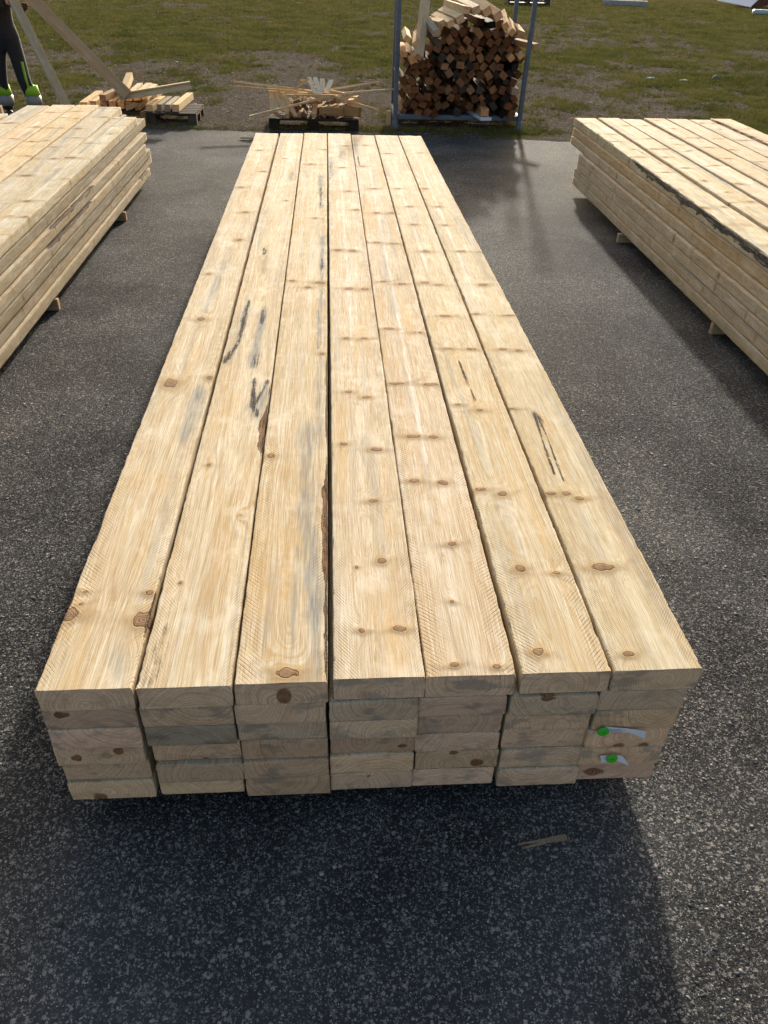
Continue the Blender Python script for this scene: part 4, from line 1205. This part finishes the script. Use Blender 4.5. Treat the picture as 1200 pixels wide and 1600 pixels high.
# small ends and inner pieces of the pile, each with its place
for i in range(24):
    row = i // 8; k = i % 8
    x_ = .22 + k * .085 + rnd.uniform(-.02, .02) + row * .02; z_ = .18 + row * .075 + rnd.uniform(-.01, .01)
    o = bar_between("stick", (x_, 10.44 + row * .05 + rnd.uniform(-.05, .05), z_), (x_ + rnd.uniform(-.25, .25), 10.98, z_ + rnd.uniform(-.02, .06)), rnd.uniform(.035, .065), rnd.uniform(.03, .055),
                    roll=rnd.uniform(-.5, .5), tint=rnd.choice([(.42, .31, .22), (.6, .48, .36), (.34, .24, .17)]), seed=130 + i)  # brown tints lowered to paint the shade inside the pile
    tag(o, f"small brown stick end in the {['bottom', 'middle', 'upper'][row]} row under the laths, {(ORD + ['eighth'])[k]} from left", "stick", "stick ends under the laths")
o = bar_between("timber_offcut", (1.556, 10.74, .0), (1.560, 10.72, .215), .055, .045, tint=(1.05, .95, .78)); tag(o, "short pale offcut standing against the left foot of the steel rack", "offcut")

# ------------------------------------------------------------------ steel rack
STEEL = simple("galvanised_steel", (.10, .12, .145), .75, .0, 18, .3)
rack = link("steel_rack", None); rack.location = (0, 0, 0)
rack.location = (2.5, 10.62, 0)
tag(rack, "blue-grey steel post rack filled with squared timber offcuts", "rack")
def tube(name, a, b, w_, par, mat=STEEL):
    return bar_between(name, a, b, w_, w_, mat=mat, parent=par, bev=.006)
XL, XR, YF, YB = 1.640 - 2.5, 3.385 - 2.5, 0.0, 1.02
for (px_, py_, tx) in ((XL, YF, .012), (XR, YF, .045), (XL + .04, YB, .02), (XR - .02, YB, .03)):
    p_ = tube("post", (px_, py_, .10), (px_ + tx, py_, 2.05), .058, rack)
    bm = bmesh.new(); n = 20; rings = []
    for (r_, z_) in ((.075, 0), (.075, .012), (.055, .03), (.042, .07), (.038, .12)):
        rings.append([bm.verts.new((px_ + r_ * math.cos(2 * math.pi * k / n), py_ + r_ * math.sin(2 * math.pi * k / n), z_)) for k in range(n)])
    for a, b in zip(rings[:-1], rings[1:]):
        for k in range(n): bm.faces.new((a[k], a[(k + 1) % n], b[(k + 1) % n], b[k]))
    bm.faces.new(rings[0][::-1]); bm.faces.new(rings[-1])
    for f in bm.faces: f.smooth = True
    me = bpy.data.meshes.new("foot"); bm.to_mesh(me); bm.free(); me.materials.append(STEEL); link("foot", me, rack)
for a, b in (((XL + .03, YF + .02, .155), (XR - .03, YF + .02, .155)), ((XL + .07, YB, .155), (XR - .05, YB, .155)), ((XL, YF + .03, .155), (XL + .04, YB - .03, .155)), ((XR, YF + .03, .155), (XR - .02, YB - .03, .155))):
    tube("base_beam", a, b, .06, rack)
for i in range(5):
    f = (i + 1) / 6
    bar_between("deck_slat", (XL + .05, YF + .05 + f * .9, .165), (XR - .04, YF + .05 + f * .9, .165), .10, .02, mat=STEEL, parent=rack)

# ------------------------------------------------------------------ offcuts in the rack
variants = []
for k in range(9):
    variants.append(bar_mesh("timber_offcut", [.088, .092, .098, .080, .104, .088, .106, .092, .074][k], [.088, .09, .08, .098, .09, .104, .082, .09, .07][k], [1.0, .92, 1.08, .85, 1.0, 1.05, .95, .8, .9][k], seed=200 + k))
prof_x = [1.70, 1.95, 2.1, 2.2, 2.45, 2.6, 2.95, 3.05, 3.2, 3.36]
prof_z = [1.02, .98, 1.12, 1.22, 1.30, 1.38, 1.34, 1.27, 1.16, 1.0]
tones = [((0.355, 0.242, 0.168), "brown"), ((0.281, 0.172, 0.118), "reddish brown"), ((0.459, 0.328, 0.227), "light brown"), ((0.200, 0.133, 0.092), "dark brown"), ((0.429, 0.351, 0.277), "tan"), ((0.104, 0.117, 0.143), "slate-grey"), ((0.044, 0.047, 0.059), "blackened")]
row = 0; z_ = .222
while z_ < 1.42:
    n = 17
    cnt = 0
    for k in range(n + 1):
        x_ = 1.745 + k * .107 + (.053 if row % 2 else 0)
        if x_ > 3.335: continue
        if z_ > np.interp(x_, prof_x, prof_z) - .035: continue
        x_ += rnd.uniform(-.013, .013)
        if rnd.random() < .04: continue
        cnt += 1
        tc, tn = rnd.choices(tones, [5, 4, 3, 4, 1.8, 2.0, 2.0])[0]
        o = bpy.data.objects.new("timber_offcut", rnd.choice(variants)); COL.objects.link(o)
        rec = max(0, rnd.gauss(.05, .09)) + (.35 if rnd.random() < .2 else 0)
        o.location = (x_, 10.50 + rec, z_ + rnd.uniform(-.010, .010))
        roll = rnd.gauss(0, .5) if rnd.random() < .6 else rnd.uniform(.4, 1.1)
        o.rotation_euler = (rnd.gauss(0, .025), roll, rnd.gauss(0, .045))
        kk = rnd.uniform(.75, 1.1)
        o.color = (tc[0] * kk, tc[1] * kk, tc[2] * kk, 1)
        ordn = lambda q: f"{q}{'st' if q == 1 else 'nd' if q == 2 else 'rd' if q == 3 else 'th'}"
        tag(o, f"{tn} offcut end in the rack pile, {ordn(cnt)} from left in {ordn(row + 1)} row up", "offcut", "offcuts packed in the steel rack")
    row += 1; z_ += .095
RT = [ # near end, far end, w, roll, tint, label
 ((2.50, 10.44, 1.425), (2.36, 11.35, 1.455), .095, .10, (1.05, .95, .80), "sunlit offcut at the left of the topmost row in the rack"),
 ((2.63, 10.44, 1.425), (2.50, 11.42, 1.49), .100, -.30, (1.05, .96, .84), "sunlit offcut second from the left in the topmost row in the rack"),
 ((2.77, 10.42, 1.415), (2.62, 11.45, 1.53), .110, -.55, (1.0, .88, .72), "pale wide offcut third in the topmost row in the rack"),
 ((2.92, 10.44, 1.365), (2.76, 11.45, 1.50), .110, -.55, (1.05, .90, .76), "pink-knotted offcut at the right of the topmost row in the rack"),
 ((2.43, 10.42, 1.325), (2.28, 11.20, 1.37), .105, -.45, (1.06, 1.0, .86), "bright offcut on the left shoulder of the rack pile"),
 ((2.31, 10.42, 1.275), (2.17, 11.10, 1.32), .090, -.45, (1.06, .98, .82), "bright offcut just left of the shoulder one in the rack"),
 ((2.205, 10.48, 1.27), (2.10, 11.10, 1.27), .085, -.40, (1.0, .85, .62), "reddish-ended offcut at the upper left of the rack pile"),
 ((2.14, 10.46, 1.165), (1.98, 11.00, 1.34), .090, -.25, (.72, .76, .78), "white-grey sloping offcut at the upper left of the rack pile"),
 ((2.19, 10.50, 1.02), (1.98, 10.95, 1.20), .060, -.5, (.20, .22, .25), "slate-grey board sloping under the white-grey offcut in the rack"),
 ((1.76, 10.46, 1.09), (1.80, 11.30, 1.13), .085, .62, (1.0, .88, .66), "square offcut set on edge at the upper left corner of the rack"),
 ((1.865, 10.42, 1.04), (1.95, 11.2, 1.12), .080, -.62, (1.0, .86, .66), "tilted offcut next to the leaning timber in the rack"),
 ((1.83, 10.36, .865), (1.80, 11.25, .95), .095, -.45, (.95, .70, .42), "orange-ended offcut jutting out below the leaning timber"),
 ((1.725, 10.46, .92), (1.74, 11.3, .96), .080, 0, (.9, .66, .44), "offcut hard against the left post of the rack"),
 ((1.90, 10.36, .90), (2.02, 10.95, 1.50), .105, .75, (.95, .86, .78), "long pale timber leaning upright on the left of the rack pile"),
 ((1.92, 11.3, 1.02), (2.02, 11.32, 1.22), .09, .3, (.8, .55, .34), "brown offcut sticking up behind the leaning timber"),
 ((3.03, 10.46, 1.26), (3.12, 11.2, 1.37), .080, -.6, (1.0, .78, .5), "offcut with a lit top on the right shoulder of the rack pile"),
 ((3.13, 10.48, 1.19), (3.22, 11.2, 1.27), .080, -.9, (.95, .7, .45), "split offcut with a lit edge right of the shoulder in the rack"),
 ((3.25, 10.50, 1.17), (3.32, 11.25, 1.21), .095, .3, (.75, .58, .44), "offcut near the top by the right post of the rack"),
 ((3.27, 10.44, .93), (3.20, 11.2, 1.02), .080, -.75, (1.0, .82, .6), "offcut with a bright slanting top beside the right post"),
 ((3.15, 10.46, .90), (3.10, 11.2, .98), .080, -.75, (.95, .66, .4), "orange-ended offcut left of the bright slanting one"),
 ((3.44, 11.70, 1.00), (3.66, 11.30, .97), .090, .1, (.8, .68, .55), "weathered board end jutting out right of the rack"),
 ((2.845, 10.38, .262), (2.86, 11.1, .262), .105, .0, (.85, .60, .38), "squarish block end standing out at the bottom middle of the rack"),
 ((3.24, 10.42, .51), (3.26, 11.1, .52), .090, .08, (.55, .52, .52), "grey offcut jutting out low by the right post"),
]
for i, (a, b, w_, ro, tc, lab) in enumerate(RT):
    o = bar_between("timber_offcut", a, b, w_, w_ * .86, roll=ro, tint=tc, seed=230 + i)
    tag(o, lab, "offcut", "offcuts on and around the rack pile")
WHITE = simple("white_painted_board", (.62, .66, .72), .5, 0, 20, .06)
o = bar_between("painted_board", (2.86, 10.33, .185), (2.74, 11.0, .20), .16, .035, mat=WHITE); tag(o, "white painted board sticking out under the rack's bottom beam", "board")

# ------------------------------------------------------------------ far things
def boxp(name, c, s, mat, parent=None, rot=(0, 0, 0), bev=.01):
    bm = bmesh.new(); bmesh.ops.create_cube(bm, size=1)
    for v in bm.verts: v.co = Vector((v.co.x * s[0], v.co.y * s[1], v.co.z * s[2]))
    bmesh.ops.bevel(bm, geom=list(bm.edges), offset=bev, segments=1, affect='EDGES')
    me = bpy.data.meshes.new(name); bm.to_mesh(me); bm.free(); me.materials.append(mat)
    o = link(name, me, parent); o.location = c; o.rotation_euler = rot; return o
DARKW = simple("dark_wet_wood", (.035, .035, .037), .8, 0, 6, .4)
root = link("crate_pallet", None); root.location = (11.7, 49.0, 0)
tag(root, "dark low pallet far out on the field behind the rack", "pallet")
for i in range(5): boxp("slat", (0, 0, .12 + i * .17), (2.5, 1.2 if i in (0, 4) else .1, .09), DARKW, root)
for sx_ in (-1.2, 0, 1.2): boxp("upright", (sx_, .02, .45), (.12, 1.0, .8), DARKW, root)
for v_, o_ in ((0, root),):
    o_.scale = (.92, 1, .75)
CONC = simple("pale_concrete", (.34, .32, .29), .85, 0, 4, .25, .01)
o = boxp("concrete_slab", (17.7, 50.6, .13), (2.5, .5, .32), CONC, rot=(0, 0, -.35), bev=.04); tag(o, "long grey concrete kerb stone lying far off in the grass", "kerb stone")
WP = simple("white_sheet_metal", (.78, .75, .78), .4, 0, 2, .06)
RUST = simple("rusty_metal", (.16, .055, .03), .8, 0, 5, .4)
root = link("tipped_panel", None); root.location = (26.0, 53.5, 0)
tag(root, "white panel tilted against a rusty dark frame at the far right corner", "panel")
boxp("sheet", (-.2, 0, .65), (1.5, 2.8, .05), WP, root, rot=(.1, -.72, .3))
boxp("frame", (.75, .3, .5), (1.4, 1.8, .85), RUST, root, rot=(0, -.3, .2), bev=.05)
boxp("rail", (.2, -.7, .35), (1.6, .08, .08), RUST, root, rot=(0, -.72, .2))
o = boxp("metal_profile", (23.6, 44.3, .13), (2.4, .35, .22), simple("grey_blue_metal", (.42, .50, .55), .4, .3, 3, .1), rot=(0, 0, -.25), bev=.06); tag(o, "blue-white metal profile lying on the grass at the far right edge", "metal profile")
o = boxp("rusty_bollard", (9.66, 15.95, .30), (.16, .16, .62), RUST, rot=(0, .05, .3), bev=.02); tag(o, "rust-brown post stump at the right edge of the picture", "stump")

def stone(name, x_, y_, s, col, lab):
    bm = bmesh.new(); bmesh.ops.create_icosphere(bm, subdivisions=2, radius=1)
    r = random.Random(int(x_ * 100))
    for v in bm.verts:
        k = 1 + r.uniform(-.18, .18); v.co = Vector((v.co.x * s[0] * k, v.co.y * s[1] * k, v.co.z * s[2] * k))
    me = bpy.data.meshes.new(name); bm.to_mesh(me); bm.free(); me.materials.append(simple(name + "_surface", col, .8, 0, 20, .3))
    o = link(name, me); o.location = (x_, y_, float(zfield(np.array(x_), np.array(y_))) + s[2] * .4); tag(o, lab, "stone")
stone("field_stone", 7.40, 16.7, (.12, .06, .03), (.22, .23, .22), "pale bluish flat stone, left of two near each other on the right of the field")
stone("field_stone", 8.05, 16.5, (.10, .06, .025), (.20, .21, .2), "pale bluish flat stone, right of two near each other on the right of the field")
stone("field_stone", 8.9, 16.9, (.09, .07, .06), (.12, .115, .11), "dark grey stone standing up right of the flat pale stones")
print("script done", len(bpy.data.objects))
